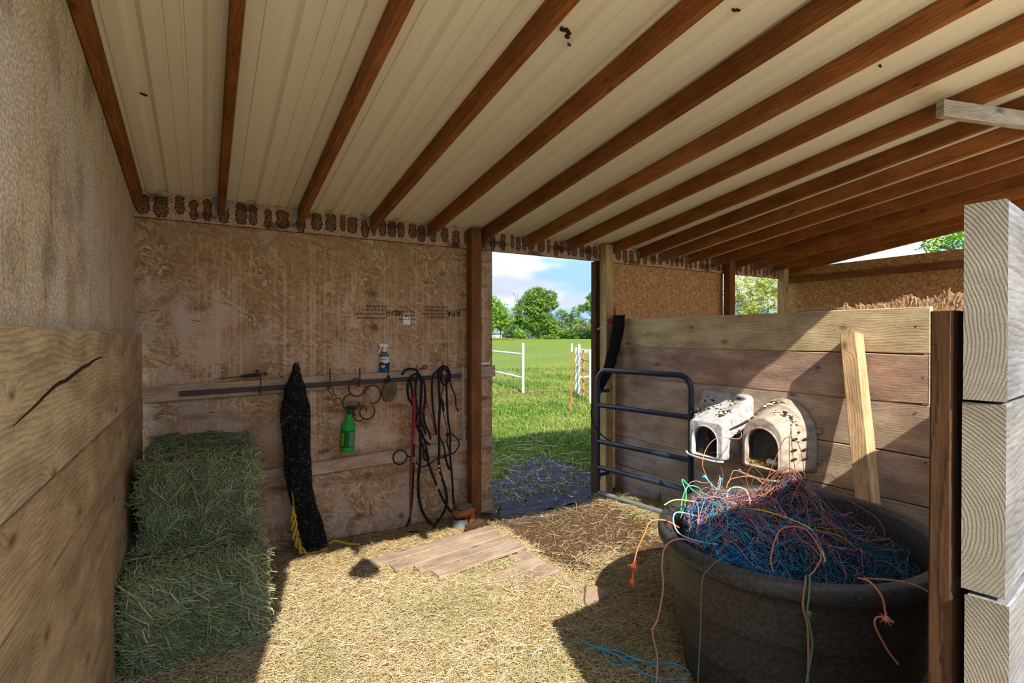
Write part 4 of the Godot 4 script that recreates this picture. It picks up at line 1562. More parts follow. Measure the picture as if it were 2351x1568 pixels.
func hay_net() -> void:
	var o := thing("hay_net", "long black rope hay net hanging from the rack down to the straw", "hay net", Vector3(0, 0, -3.50))
	var spine := [Vector3(0.494, 1.16, 0), Vector3(0.493, 1.11, 0.015), Vector3(0.488, 1.03, 0.02), Vector3(0.490, 0.86, 0.02), Vector3(0.495, 0.70, 0.02), Vector3(0.503, 0.52, 0.02), Vector3(0.518, 0.38, 0.025), Vector3(0.558, 0.22, 0.03), Vector3(0.590, 0.10, 0.04), Vector3(0.610, 0.03, 0.05)]
	var wid := [0.012, 0.045, 0.082, 0.078, 0.072, 0.074, 0.066, 0.062, 0.068, 0.060]
	var body := MB.new()
	var rings := []
	for k in spine.size():
		var r := []
		for q in 72:
			var a := TAU * q / 72
			var pleat := 1.0 + 0.10 * cos(a * 9.0 + k * 0.25) * (1.0 if k > 1 else 0.0)
			r.append(spine[k] + Vector3(cos(a) * wid[k] * (0.72 if k < 3 else 0.86) * pleat, 0, sin(a) * pleat * (0.045 if k > 0 else 0.012)))
		rings.append(r)
	body.skin(rings, true, true, true)
	obj("bundle", body.mesh(), M.black_net, o)
	# cords: long strands and crossing meshes over the bundle
	var sm := crv(spine, 0.02)
	var cords := MB.new()
	for k in 74:
		var a0 := rr(0, TAU)
		var p := []
		var off := rr(0.96, 1.10)
		var ka := rr(0.1, 0.5)
		var i0 := 0 if k % 3 else rng.randi() % 20
		for i in range(i0, sm.size(), 2):
			var f := float(i) / (sm.size() - 1) * (wid.size() - 1)
			var w: float = lerpf(wid[int(f)], wid[mini(int(f) + 1, wid.size() - 1)], f - floorf(f))
			var a := a0 + ka * sin(i * 0.9 + k) + 0.2 * n3(i * 0.3, k * 3.0, 0)
			p.append(sm[i] + Vector3(cos(a) * w * off, rr(-0.006, 0.006), sin(a) * 0.046 * off))
		cords.tube(crv(p, 0.03), 0.0026, 4)
	for k in 700:                                          # loose meshes
		var i := rng.randi() % sm.size()
		var f := float(i) / (sm.size() - 1) * (wid.size() - 1)
		var w: float = lerpf(wid[int(f)], wid[mini(int(f) + 1, wid.size() - 1)], f - floorf(f))
		var a := rr(-0.4, PI + 0.4)
		var c: Vector3 = sm[i] + Vector3(cos(a) * w * 1.02, 0, sin(a) * 0.050)
		var p := []
		for q in 5:
			p.append(c + Vector3(0.008 * (1.0 if q % 2 else -1.0) * sin(a) + rr(-0.003, 0.003), 0.03 - q * 0.015 + rr(-0.004, 0.004), rr(0.0, 0.004)))
		cords.tube(crv(p, 0.02), 0.0024, 4)
	var co := obj("net_cords", cords.mesh(), M.black_net, o)
	co.set_meta("kind", "stuff")
	var xf := []
	var cs := []
	for k in 620:                                          # chaff caught in the net
		var i := rng.randi() % sm.size()
		var f := float(i) / (sm.size() - 1) * (wid.size() - 1)
		var w: float = lerpf(wid[int(f)], wid[mini(int(f) + 1, wid.size() - 1)], f - floorf(f))
		var a := rr(-0.2, PI + 0.2)
		xf.append(Transform3D(Basis(Vector3(rr(-1, 1), rr(-1, 1), rr(-1, 1)).normalized(), rr(0, TAU)) * Basis.from_scale(Vector3(rr(0.008, 0.026), 0.05, 0.05)), sm[i] + Vector3(cos(a) * w * 1.06, rr(-0.01, 0.01), sin(a) * 0.054)))
		cs.append(Color(0.34, 0.29, 0.14) * rr(0.4, 1.1))
	many("chaff", thin_stalk(0.2, 0.022), M.straw, xf, cs, o)
	# yellow rope, plaited back on itself, round the foot of the net
	var y := thing("yellow_rope", "yellow rope plaited into a chain under the black hay net", "rope", Vector3(0, 0, -3.46))
	var main := crv(xyz([0.463, 0.405, 0.0, 0.470, 0.351, 0.004, 0.472, 0.288, 0.0, 0.470, 0.257, 0.004, 0.477, 0.153, 0.01, 0.491, 0.079, 0.02, 0.520, 0.022, 0.035, 0.569, 0.002, 0.05, 0.630, 0.014, 0.06, 0.662, 0.022, 0.05]), 0.01)
	var plait := MB.new()
	for strand in 3:
		var p := PackedVector3Array()
		for i in main.size():
			var a := i * 0.42 + strand * TAU / 3.0
			var am := 0.015 * smoothstep(10.0, 18.0, i) * smoothstep(main.size() + 0.0, main.size() - 7.0, i)
			p.append(main[i] + Vector3(cos(a) * am, sin(a * 2.0) * am * 0.4, sin(a) * am * 0.6 + 0.012))
		plait.tube(p, 0.0072, 7)
	obj("plait", plait.mesh(), M.yellow_rope, y)
	var tb := MB.new()
	tb.tube(crv(xyz([0.676, 0.040, 0.05, 0.708, 0.052, 0.04, 0.745, 0.040, 0.05, 0.80, 0.022, 0.07, 0.86, 0.012, 0.09]), 0.01), 0.0075, 7)
	obj("rope_end", tb.mesh(), M.yellow_rope, y)


func wall_print() -> void:
	var o := thing("panel_stamp", "faded black mill stamp printed upside down on the chipboard", "stamp", Vector3(1.30, 1.53, ZB + 0.0006))
	o.rotation.z = PI + 0.012
	var lines := [["APA", 0.060, -0.400, 0.000], ["THE ENGINEERED", 0.022, -0.310, 0.030], ["WOOD ASSOCIATION", 0.022, -0.310, 0.004], ["RATED SHEATHING", 0.022, -0.310, -0.022], ["SIZED FOR SPACING", 0.020, -0.300, -0.046], ["EXPOSURE 1", 0.018, -0.460, -0.030],
		["STRENGTH AXIS", 0.021, -0.030, 0.016], ["THIS DIRECTION", 0.021, -0.030, -0.010], ["457", 0.046, 0.070, 0.000],
		["PS 2-10 SHEATHING", 0.022, 0.190, 0.038], ["PRP-108 HUD-UM-40", 0.022, 0.190, 0.010], ["24/16 7/16 INCH", 0.022, 0.190, -0.018], ["PANEL GRADE", 0.020, 0.190, -0.044]]
	for l in lines:
		var tm := TextMesh.new()
		var f := SystemFont.new()
		f.font_names = PackedStringArray(["Droid Sans"])
		f.font_weight = 700
		tm.font = f
		tm.text = l[0]
		tm.font_size = 32
		tm.pixel_size = l[1] / 32.0
		tm.depth = 0.0006
		tm.horizontal_alignment = HORIZONTAL_ALIGNMENT_LEFT
		var m := obj("lettering", tm, M.ink, o)
		m.position = Vector3(l[2], l[3], 0.0002)
	for y in [0.048, -0.044]:
		var b := MB.new()
		b.poly([Vector3(-0.035, y - 0.0012, 0.0006), Vector3(0.085, y - 0.0012, 0.0006), Vector3(0.085, y + 0.0012, 0.0006), Vector3(-0.035, y + 0.0012, 0.0006)], Vector3.BACK)
		for s in [-1.0, 1.0]:
			b.poly([Vector3(0.025 + s * 0.064, y, 0.0006), Vector3(0.025 + s * 0.052, y + 0.005, 0.0006), Vector3(0.025 + s * 0.052, y - 0.005, 0.0006)], Vector3.BACK)
		obj("arrow", b.mesh(), M.ink, o)
	ring_mesh(o, "tree_badge", Vector3(0.165, 0.002, 0.0004), 0.020, 0.0014, M.ink)
	var tb := MB.new()
	tb.poly([Vector3(0.155, -0.008, 0.0006), Vector3(0.175, -0.008, 0.0006), Vector3(0.165, 0.014, 0.0006)], Vector3.BACK)
	obj("badge_tree", tb.mesh(), M.ink, o)
	for x in [-0.33, 0.182]:
		var b := MB.new()
		b.poly([Vector3(x, -0.05, 0.0006), Vector3(x + 0.003, -0.05, 0.0006), Vector3(x + 0.003, 0.05, 0.0006), Vector3(x, 0.05, 0.0006)], Vector3.BACK)
		obj("divider", b.mesh(), M.ink, o)
	# paper label stapled below it
	var p := thing("paper_label", "small white paper label stuck below the upside-down stamp", "label", Vector3(1.270, 1.482, ZB + 0.0003))
	var pb := MB.new()
	pb.poly([Vector3(-0.026, -0.037, 0.0006), Vector3(0.026, -0.037, 0.0006), Vector3(0.026, 0.037, 0.0006), Vector3(-0.026, 0.037, 0.0006)], Vector3.BACK)
	pb.poly([Vector3(-0.026, 0.037, 0), Vector3(0.026, 0.037, 0), Vector3(0.026, 0.037, 0.0006), Vector3(-0.026, 0.037, 0.0006)], Vector3.UP)
	obj("paper", pb.mesh(), M.paper, p)
	for q in [[-0.016, 0.004, 0.018, 0.031], [0.008, 0.016, 0.017, 0.031], [-0.016, -0.004, 0.004, 0.007], [0.010, 0.016, 0.002, 0.009]]:
		var b := MB.new()
		b.poly([Vector3(q[0], q[2], 0.0009), Vector3(q[1], q[2], 0.0009), Vector3(q[1], q[3], 0.0009), Vector3(q[0], q[3], 0.0009)], Vector3.BACK)
		obj("print", b.mesh(), M.tack_dark, p)


func strand(parent: Node3D, called: String, pts: Array, r: float, m: Material) -> MeshInstance3D:
	var b := MB.new()
	b.tube(crv(pts, 0.012), r, 7)
	return obj(called, b.mesh(), m, parent)


func ropes() -> void:
	var z := -3.525
	var a := thing("lead_rope", "thick black lead rope looped over the second-last hook, its end on the straw", "rope", Vector3(0, 0, z), "ropes and halters on the tack rack")
	strand(a, "rope_end", xy([1.185, 1.089, 1.219, 1.125, 1.288, 1.123, 1.305, 1.09], 0.02, 0.004), 0.0085, M.black_rope)
	strand(a, "loop", xy([1.301, 1.093, 1.261, 1.078, 1.231, 1.022, 1.235, 0.939, 1.261, 0.879, 1.296, 0.794, 1.3, 0.71, 1.348, 0.63, 1.393, 0.575], 0.012, 0.006), 0.0085, M.black_rope)
	strand(a, "fall", xy([1.305, 1.093, 1.327, 1.042, 1.322, 0.875, 1.318, 0.792, 1.317, 0.675, 1.322, 0.591, 1.315, 0.458, 1.304, 0.334, 1.308, 0.208, 1.339, 0.102, 1.383, 0.03], 0.026, 0.004) + xyz([1.41, 0.01, 0.06, 1.392, -0.005, 0.09, 1.303, -0.005, 0.10, 1.208, 0.0, 0.08]), 0.0105, M.black_rope)
	strand(a, "loop", xy([1.318, 1.085, 1.353, 1.024, 1.358, 0.915, 1.348, 0.806, 1.357, 0.73, 1.393, 0.659, 1.397, 0.617], 0.018, 0.006), 0.0085, M.black_rope)
	strand(a, "loop", xy([1.253, 1.046, 1.266, 0.962, 1.274, 0.862, 1.296, 0.744, 1.339, 0.665, 1.384, 0.508, 1.388, 0.466, 1.357, 0.478, 1.348, 0.554, 1.339, 0.606], 0.008, 0.005), 0.0075, M.black_rope)
	strand(a, "loop", xy([1.300, 1.09, 1.285, 1.03, 1.282, 0.93, 1.30, 0.83, 1.330, 0.74, 1.36, 0.66], 0.03, 0.004), 0.0085, M.black_rope)
	strand(a, "fall", xy([1.36, 0.55, 1.384, 0.449, 1.437, 0.298, 1.501, 0.16, 1.557, 0.064], 0.02, 0.005), 0.0088, M.black_rope)
	var r := thing("red_rope", "dark red braided lead rope hanging straight down beside the black one", "rope", Vector3(0, 0, z), "ropes and halters on the tack rack")
	strand(r, "fall", xy([1.262, 0.98, 1.265, 0.88, 1.261, 0.713, 1.248, 0.549, 1.241, 0.384, 1.238, 0.053], 0.045), 0.0075, M.red_rope)
	strand(r, "sleeve", xy([1.264, 0.93, 1.266, 0.84, 1.262, 0.72, 1.258, 0.66], 0.044), 0.013, M.red_rope)
	strand(r, "cord", xy([1.31, 0.80, 1.29, 0.77, 1.275, 0.72, 1.30, 0.71, 1.335, 0.70], 0.045), 0.003, M.red_rope)
	strand(r, "black_tail", xy([1.268, 0.60, 1.265, 0.464, 1.26, 0.298, 1.243, 0.11, 1.213, 0.026], 0.035), 0.0075, M.black_rope)
	var cb := MB.new()
	for k in 3:
		cb.beam(Vector3(1.252, 0.480 + k * 0.013, 0.05), Vector3(1.276, 0.481 + k * 0.013, 0.05), 0.010, 0.009, Vector3.UP, 0.002)
	obj("brass_clamp", cb.mesh(), M.brass, r)
	var h := thing("rope_halter", "thin black rope halter with a round nose loop, tangled low among the ropes", "halter", Vector3(0, 0, z), "ropes and halters on the tack rack")
	ring_mesh(h, "nose_loop", Vector3(1.176, 0.512, 0.01), 0.050, 0.0055, M.black_rope)
	strand(h, "cheek_rope", xy([1.226, 0.518, 1.274, 0.488, 1.322, 0.432, 1.384, 0.432, 1.438, 0.468, 1.511, 0.477, 1.586, 0.502, 1.629, 0.55, 1.614, 0.595, 1.567, 0.639, 1.539, 0.637, 1.53, 0.586, 1.548, 0.515], 0.014, 0.006), 0.005, M.black_rope)
	strand(h, "crown_rope", xy([1.465, 0.636, 1.502, 0.555, 1.52, 0.458, 1.553, 0.377, 1.529, 0.405, 1.511, 0.477], 0.02, 0.004), 0.006, M.black_rope)
	for q in [[1.511, 0.477], [1.535, 0.637], [1.384, 0.436]]:
		var kb := MB.new()
		kb.blob(Vector3(q[0], q[1], 0.016), Vector3(0.015, 0.012, 0.012), nz, 0.5, 400.0, 6, 8)
		obj("knot", kb.mesh(), M.black_rope, h)
	var c := thing("red_halter", "thin faded red cord halter drooping between the two black ropes", "halter", Vector3(0, 0, z), "ropes and halters on the tack rack")
	strand(c, "cord", xy([1.30, 1.10, 1.34, 1.05, 1.358, 0.999, 1.375, 0.872, 1.411, 0.768, 1.429, 0.665, 1.42, 0.648, 1.375, 0.686, 1.34, 0.715], 0.02, 0.006), 0.0038, M.red_rope)
	strand(c, "cord", xy([1.375, 0.863, 1.355, 0.845, 1.335, 0.824], 0.03), 0.0045, M.red_rope)
	strand(c, "knot_loop", xy([1.314, 1.133, 1.349, 1.13, 1.371, 1.141, 1.349, 1.15, 1.315, 1.118], 0.03, 0.004), 0.006, M.red_rope)
	var b := thing("coiled_rope", "black rope coiled round the last hook with a brass snap hanging in it", "rope", Vector3(0, 0, z), "ropes and halters on the tack rack")
	strand(b, "coil", xy([1.461, 1.06, 1.461, 1.113, 1.498, 1.142, 1.54, 1.119, 1.549, 1.059, 1.521, 1.004, 1.489, 1.018, 1.479, 1.079, 1.49, 1.115, 1.515, 1.12, 1.535, 1.08, 1.53, 1.03], 0.02, 0.008), 0.0085, M.black_rope)
	strand(b, "fall", xy([1.50, 1.135, 1.475, 1.125, 1.463, 1.09, 1.461, 0.994, 1.465, 0.866, 1.461, 0.696, 1.46, 0.525, 1.46, 0.44, 1.474, 0.353, 1.506, 0.262, 1.52, 0.174, 1.501, 0.083, 1.455, 0.025], 0.03, 0.004) + xyz([1.41, 0.005, 0.06]), 0.0095, M.black_rope)
	strand(b, "fall", xy([1.46, 1.11, 1.425, 1.081, 1.411, 0.996, 1.42, 0.852, 1.433, 0.732, 1.447, 0.646], 0.014, 0.004), 0.0075, M.black_rope)
	strand(b, "fall", xy([1.515, 1.05, 1.525, 1.0, 1.53, 0.879, 1.539, 0.758, 1.553, 0.644, 1.558, 0.471, 1.571, 0.296, 1.581, 0.165, 1.59, 0.10], 0.012, 0.004), 0.008, M.black_rope)
	strand(b, "tail", xy([1.54, 1.10, 1.549, 1.085, 1.572, 0.98, 1.6, 0.909, 1.605, 0.839, 1.624, 0.799], 0.008), 0.005, M.black_rope)
	strand(b, "string", xy([1.502, 0.984, 1.484, 0.916, 1.502, 0.87, 1.502, 0.795, 1.53, 0.69, 1.53, 0.621], 0.014), 0.0035, M.black_rope)
	strand(b, "whipping", xy([1.487, 0.90, 1.494, 0.86, 1.503, 0.812], 0.016), 0.009, M.black_rope)
	ring_mesh(b, "brass_ring", Vector3(1.452, 0.333, 0.04), 0.019, 0.003, M.brass)
	var sn := MB.new()
	sn.tube(crv(xy([1.455, 0.316, 1.456, 0.295, 1.45, 0.27, 1.440, 0.255, 1.435, 0.27, 1.442, 0.285], 0.042), 0.006), 0.0045, 7)
	obj("brass_snap", sn.mesh(), M.brass, b)
	for y in [0.415, 0.385]:
		var bb := MB.new()
		bb.tube(PackedVector3Array([Vector3(1.458, y, 0.032), Vector3(1.460, y + 0.014, 0.032)]), 0.0125, 9)
		obj("brass_ferrule", bb.mesh(), M.brass, b)


func gate() -> void:
	var o := thing("metal_gate", "black tube gate, sky reflection mixed into its colour, folded back against the plank partition", "gate", Vector3(2.885, 0.03, -3.425))
	o.rotation.y = 0.135
	var top := 1.045
	var l := 0.89
	var p := []
	var r := 0.10
	for k in 9:
		var a := PI - PI * 0.5 * k / 8
		p.append(Vector3(0, top - r + sin(a) * r, r + cos(a) * r))
	for k in 9:
		var a := PI * 0.5 - PI * 0.5 * k / 8
		p.append(Vector3(0, top - r + sin(a) * r, l - r + cos(a) * r))
	var path := PackedVector3Array([Vector3(0, 0.0, 0)])
	for q in p:
		path.append(q)
	path.append(Vector3(0, 0.0, l))
	var b := MB.new()
	b.tube(path, 0.021, 12)
	obj("frame", b.mesh(), M.gate_paint_sky, o)
	for y in [0.745, 0.437, 0.216, 0.0]:
		var c := MB.new()
		c.tube(PackedVector3Array([Vector3(0, y, 0), Vector3(0, y, l * 0.5), Vector3(0, y, l)]), 0.0195, 12)
		obj("rail", c.mesh(), M.gate_worn if y == 0.0 else M.gate_paint_sky, o)
	for y in [0.86, 0.14]:
		var c := MB.new()
		c.beam(Vector3(0.0, y, -0.01), Vector3(0.16, y, -0.01), 0.012, 0.03, Vector3.UP, 0.002)
		c.tube(PackedVector3Array([Vector3(0.0, y - 0.03, 0), Vector3(0.0, y + 0.03, 0)]), 0.025, 12)
		obj("hinge", c.mesh(), M.gate_paint_sky, o)
	var n := thing("cable_loop", "black cable looped through the gate beside the doorway", "cable", Vector3(2.855, 0, 0))
	strand(n, "cable", xyz([0.0, 0.776, -3.45, 0.0, 0.719, -3.475, 0.0, 0.646, -3.46, 0.0, 0.568, -3.40, 0.015, 0.510, -3.30, 0.03, 0.50, -3.26]), 0.006, M.black_rope)
	# second net, rolled up and tied to the door post
	var t := thing("rolled_net", "black net rolled into a sash and tied to the door post above the gate", "hay net", Vector3(0, 0, 0))
	var spine := crv(xyz([3.140, 1.545, -3.44, 3.118, 1.407, -3.435, 3.070, 1.255, -3.43, 3.012, 1.097, -3.425, 2.965, 0.993, -3.44, 2.935, 0.90, -3.46]), 0.03)
	var rings := []
	for k in spine.size():
		var f := float(k) / (spine.size() - 1)
		var w := lerpf(0.058, 0.050, f) * (1.0 - 0.5 * smoothstep(0.8, 1.0, f))
		var ring := []
		for q in 16:
			var a := TAU * q / 16
			ring.append(spine[k] + Vector3(cos(a) * w, 0, sin(a) * 0.028))
		rings.append(ring)
	var nb := MB.new()
	nb.skin(rings, true, true, true)
	obj("roll", nb.mesh(), M.black_net, t)
	var cords := MB.new()
	for k in 46:
		var a0 := rr(0, TAU)
		var q := []
		for i in range(0, spine.size(), 2):
			var f := float(i) / (spine.size() - 1)
			var w := lerpf(0.060, 0.052, f) * (1.0 - 0.5 * smoothstep(0.8, 1.0, f))
			var a := a0 + 0.4 * sin(i * 1.1 + k)
			q.append(spine[i] + Vector3(cos(a) * w * 1.04, rr(-0.005, 0.005), sin(a) * 0.031))
		cords.tube(crv(q, 0.03), 0.0026, 4)
	obj("net_cords", cords.mesh(), M.black_net, t).set_meta("kind", "stuff")
	var rt := thing("red_tie", "red cord with a metal clip tying the rolled net to the post", "cord", Vector3.ZERO)
	strand(rt, "cord", xyz([3.108, 1.614, -3.47, 3.103, 1.560, -3.455, 3.085, 1.52, -3.45, 3.052, 1.497, -3.46]), 0.008, M.red_rope)
	var kb := MB.new()
	kb.blob(Vector3(3.045, 1.492, -3.462), Vector3(0.024, 0.020, 0.018), nz, 0.5, 200.0, 8, 10)
	obj("knot", kb.mesh(), M.red_rope, rt)
	strand(rt, "clip", xyz([3.025, 1.478, -3.465, 2.975, 1.447, -3.475, 2.93, 1.42, -3.485]), 0.006, M.steel)


# ---------------------------------------------------------------- nest boxes on the partition
func outline(n: int, z0: float, z1: float, y0: float, y1: float, arch: float, r: float) -> Array:
	# n points as (z, y) round a box with rounded foot; arch = height of the arched top as a share (0 = flat with corners of r)
	var pts := []
	var w := z1 - z0
	var cr := r
	var ta := maxf((y1 - y0) * arch, r)
	var dense := []
	for k in 200:                                          # foot corners, straight sides, top
		pass
	for k in 9:
		var a := PI * 1.5 + PI * 0.5 * k / 8
		dense.append(Vector2(z1 - cr + cos(a) * cr, y0 + cr + sin(a) * cr))
	if arch > 0.0:
		for k in 33:
			var a := PI * k / 32
			dense.append(Vector2((z0 + z1) * 0.5 + cos(a) * w * 0.5, y1 - ta + sin(a) * ta))
	else:
		for k in 9:
			var a := PI * 0.5 * k / 8
			dense.append(Vector2(z1 - cr + cos(a) * cr, y1 - cr + sin(a) * cr))
		for k in 9:
			var a := PI * 0.5 + PI * 0.5 * k / 8
			dense.append(Vector2(z0 + cr + cos(a) * cr, y1 - cr + sin(a) * cr))
	for k in 9:
		var a := PI + PI * 0.5 * k / 8
		dense.append(Vector2(z0 + cr + cos(a) * cr, y0 + cr + sin(a) * cr))
	dense.append(dense[0])
	var total := 0.0
	for k in dense.size() - 1:
		total += dense[k].distance_to(dense[k + 1])
	var at := 0.0
	var seg := 0
	var done := 0.0
	for k in n:
		at = total * k / n
		while seg < dense.size() - 2 and done + dense[seg].distance_to(dense[seg + 1]) < at:
			done += dense[seg].distance_to(dense[seg + 1])
			seg += 1
		var d: float = dense[seg].distance_to(dense[seg + 1])
		pts.append(dense[seg].lerp(dense[seg + 1], clampf((at - done) / maxf(d, 1e-6), 0.0, 1.0)))
	return pts


func ring_at(o: Array, x: float, s := 1.0, other: Array = [], t := 0.0) -> Array:
	var c := Vector2.ZERO
	for p in o:
		c += p
	c /= o.size()
	var out := []
	for k in o.size():
		var q: Vector2 = c + (o[k] - c) * s
		if other.size():
			q = q.lerp(other[k], t)
		out.append(Vector3(x, q.y, q.x))
	return out


func nest(label: String, m: Material, front: Array, back: Array, hole: Array, xf: float) -> Node3D:
	var o := thing("nest_box", label, "nest box", Vector3.ZERO, "", "")
	var xb := 3.213
	var b := MB.new()
	b.skin([ring_at(hole, xf + 0.03, 0.97), ring_at(hole, xf - 0.004, 0.99), ring_at(hole, xf - 0.007, 1.03), ring_at(hole, xf - 0.004, 1.07), ring_at(hole, xf + 0.001, 1.09), ring_at(front, xf, 0.90), ring_at(front, xf + 0.004, 0.95), ring_at(front, xf + 0.014, 0.985), ring_at(front, xf + 0.032, 1.0),
		ring_at(front, xf + 0.10, 1.0, back, 0.27), ring_at(front, xf + 0.2, 1.0, back, 0.62), ring_at(back, xb - 0.02), ring_at(back, xb - 0.012, 1.05), ring_at(back, xb - 0.004, 1.06), ring_at(back, xb, 1.05)])
	obj("shell", b.mesh(), m, o)
	var c := MB.new()
	c.skin([ring_at(hole, xf + 0.028, 0.97), ring_at(front, xf + 0.03, 0.96), ring_at(front, xf + 0.1, 0.97, back, 0.25), ring_at(back, xb - 0.02, 0.97), ring_at(back, xb - 0.012, 0.05)])
	obj("lining", c.mesh(), m, o)
	return o


func nest_boxes() -> void:
	var n := 72
	# grey box with a sloping roof
	var f := outline(n, -2.475, -2.195, 0.535, 0.79, 0.0, 0.030)
	var bk := outline(n, -2.60, -2.20, 0.53, 0.945, 0.0, 0.035)
	var h := outline(n, -2.440, -2.240, 0.553, 0.750, 0.45, 0.012)
	var a := nest("pale grey plastic nest box with a sloping roof, a dark hen inside", M.nest_gray, f, bk, h, 2.90)
	for q in [[0.755, 0.765], [0.695, 0.70]]:
		var sb := MB.new()
		sb.tube(crv([Vector3(2.965, q[0] - 0.012, -2.200), Vector3(3.06, q[0] + 0.008, -2.196), Vector3(3.16, q[1] + 0.025, -2.194)], 0.01), 0.0075, 8)
		obj("vent_slot_shade", sb.mesh(), M.slot, a.get_child(0))  # solid dark piece painted in for the shade of an open slot
	var pb := MB.new()                                     # curved lip below the doorway
	pb.tube(crv([Vector3(2.915, 0.555, -2.50), Vector3(2.875, 0.548, -2.46), Vector3(2.855, 0.543, -2.35), Vector3(2.870, 0.540, -2.24), Vector3(2.91, 0.538, -2.20)], 0.01), 0.011, 8, false, 0.6)
	obj("perch_lip", pb.mesh(), M.nest_gray, a)
	droppings(a, 130, func() -> Vector3: return Vector3(rr(2.95, 3.16), 0, rr(-2.50, -2.24)), func(p: Vector3) -> float: return lerpf(0.793, 0.947, clampf((p.x - 2.92) / 0.28, 0, 1)))
	# beige arched box
	var f2 := outline(n, -2.088, -1.810, 0.53, 0.865, 0.42, 0.03)
	var b2 := outline(n, -2.175, -1.775, 0.525, 0.945, 0.5, 0.03)
	var h2 := outline(n, -2.055, -1.840, 0.555, 0.790, 0.45, 0.012)
	var g := nest("beige plastic nest box with an arched top and slotted side, two eggs inside", M.nest_beige, f2, b2, h2, 2.935)
	for q in [[3.035, 0.742], [3.125, 0.738], [3.03, 0.677], [3.12, 0.674], [3.03, 0.622], [3.12, 0.618]]:
		var sb := MB.new()
		var zz: float = lerpf(-1.807, -1.772, (q[0] - 2.967) / 0.226)
		sb.blob(Vector3(q[0], q[1], zz), Vector3(0.030, 0.0075, 0.006), null, 0, 0, 8, 16)
		obj("vent_slot_shade", sb.mesh(), M.slot, g.get_child(0))  # no hole here: dark colour stands in for the shade inside
	var p2 := MB.new()
	p2.tube(crv([Vector3(2.965, 0.505, -2.10), Vector3(2.905, 0.505, -2.08), Vector3(2.870, 0.500, -1.98), Vector3(2.880, 0.498, -1.88), Vector3(2.925, 0.500, -1.82), Vector3(2.955, 0.512, -1.815)], 0.01), 0.009, 8)
	obj("perch_bar", p2.mesh(), M.galvanised, g)
	for y in [0.60, 0.78]:
		var kb := MB.new()
		kb.beam(Vector3(3.208, y, -1.77), Vector3(3.208, y, -1.735), 0.010, 0.034, Vector3.UP, 0.004)
		obj("mounting_tab", kb.mesh(), M.galvanised, g.get_child(0))
	droppings(g, 150, func() -> Vector3: return Vector3(rr(2.99, 3.18), 0, rr(-2.07, -1.83)), func(p: Vector3) -> float:
		var t := clampf((p.x - 2.967) / 0.226, 0, 1)
		var u := (p.z - lerpf(-1.955, -1.975, t)) / lerpf(0.13, 0.20, t)
		return lerpf(0.724, 0.735, t) + lerpf(0.141, 0.21, t) * sqrt(maxf(0.0, 1.0 - u * u)))
	# nest straw, eggs, hen
	for q in [[-2.345, 0.0], [-1.965, 0.0]]:
		var xs := []
		var cs := []
		for k in 260:
			xs.append(Transform3D(Basis(Vector3.UP, rr(0, TAU)) * Basis(Vector3.BACK, rng.randfn(0, 0.2)) * Basis.from_scale(Vector3(rr(0.04, 0.10), 0.05, 0.05)), Vector3(rr(2.955, 3.15), 0.556 + rr(0.0, 0.022), q[0] + rr(-0.085, 0.085))))
			cs.append(Color(0.55, 0.38, 0.14) * rr(0.5, 1.2))
		var o := many("nest_straw", thin_stalk(0.3, 0.022), M.straw, xs, cs)
		tag(o, "straw bedding inside the grey nest box" if q[0] < -2.1 else "straw bedding inside the beige nest box", "straw", "", "stuff")
	for q in [[2.985, -1.925, 0.3, "white egg lying deeper behind its twin in the beige nest box"], [2.975, -1.890, 1.2, "white egg nearest the doorway edge of the beige nest box"]]:
		var eb := MB.new()
		eb.blob(Vector3.ZERO, Vector3(0.026, 0.0195, 0.0195), null, 0, 0, 12, 16)
		var eo := obj("egg", eb.mesh(), M.egg)
		eo.position = Vector3(q[0], 0.588, q[1])
		eo.rotation.y = q[2]
		tag(eo, q[3], "egg")
	hen()


func droppings(o: Node3D, count: int, where: Callable, top: Callable) -> void:
	var b := MB.new()
	b.blob(Vector3.ZERO, Vector3(1, 0.5, 0.8), nz, 0.7, 1.5, 5, 7)
	var xf := []
	var cs := []
	var seeds := []
	for k in 7:
		seeds.append(where.call())
	for k in count:
		var p: Vector3 = seeds[k % 7] + Vector3(rng.randfn(0, 0.016), 0, rng.randfn(0, 0.022))
		p.y = top.call(p)
		var s := 0.002 + 0.014 * pow(rng.randf(), 2.2)
		xf.append(Transform3D(Basis(Vector3.UP, rr(0, TAU)) * Basis.from_scale(Vector3(s, s * 0.7, s)), p))
		cs.append(Color(0.70, 0.66, 0.58) if k % 2 else Color(0.05, 0.04, 0.03))
	many("droppings", b.mesh(), M.lump, xf, cs, o)


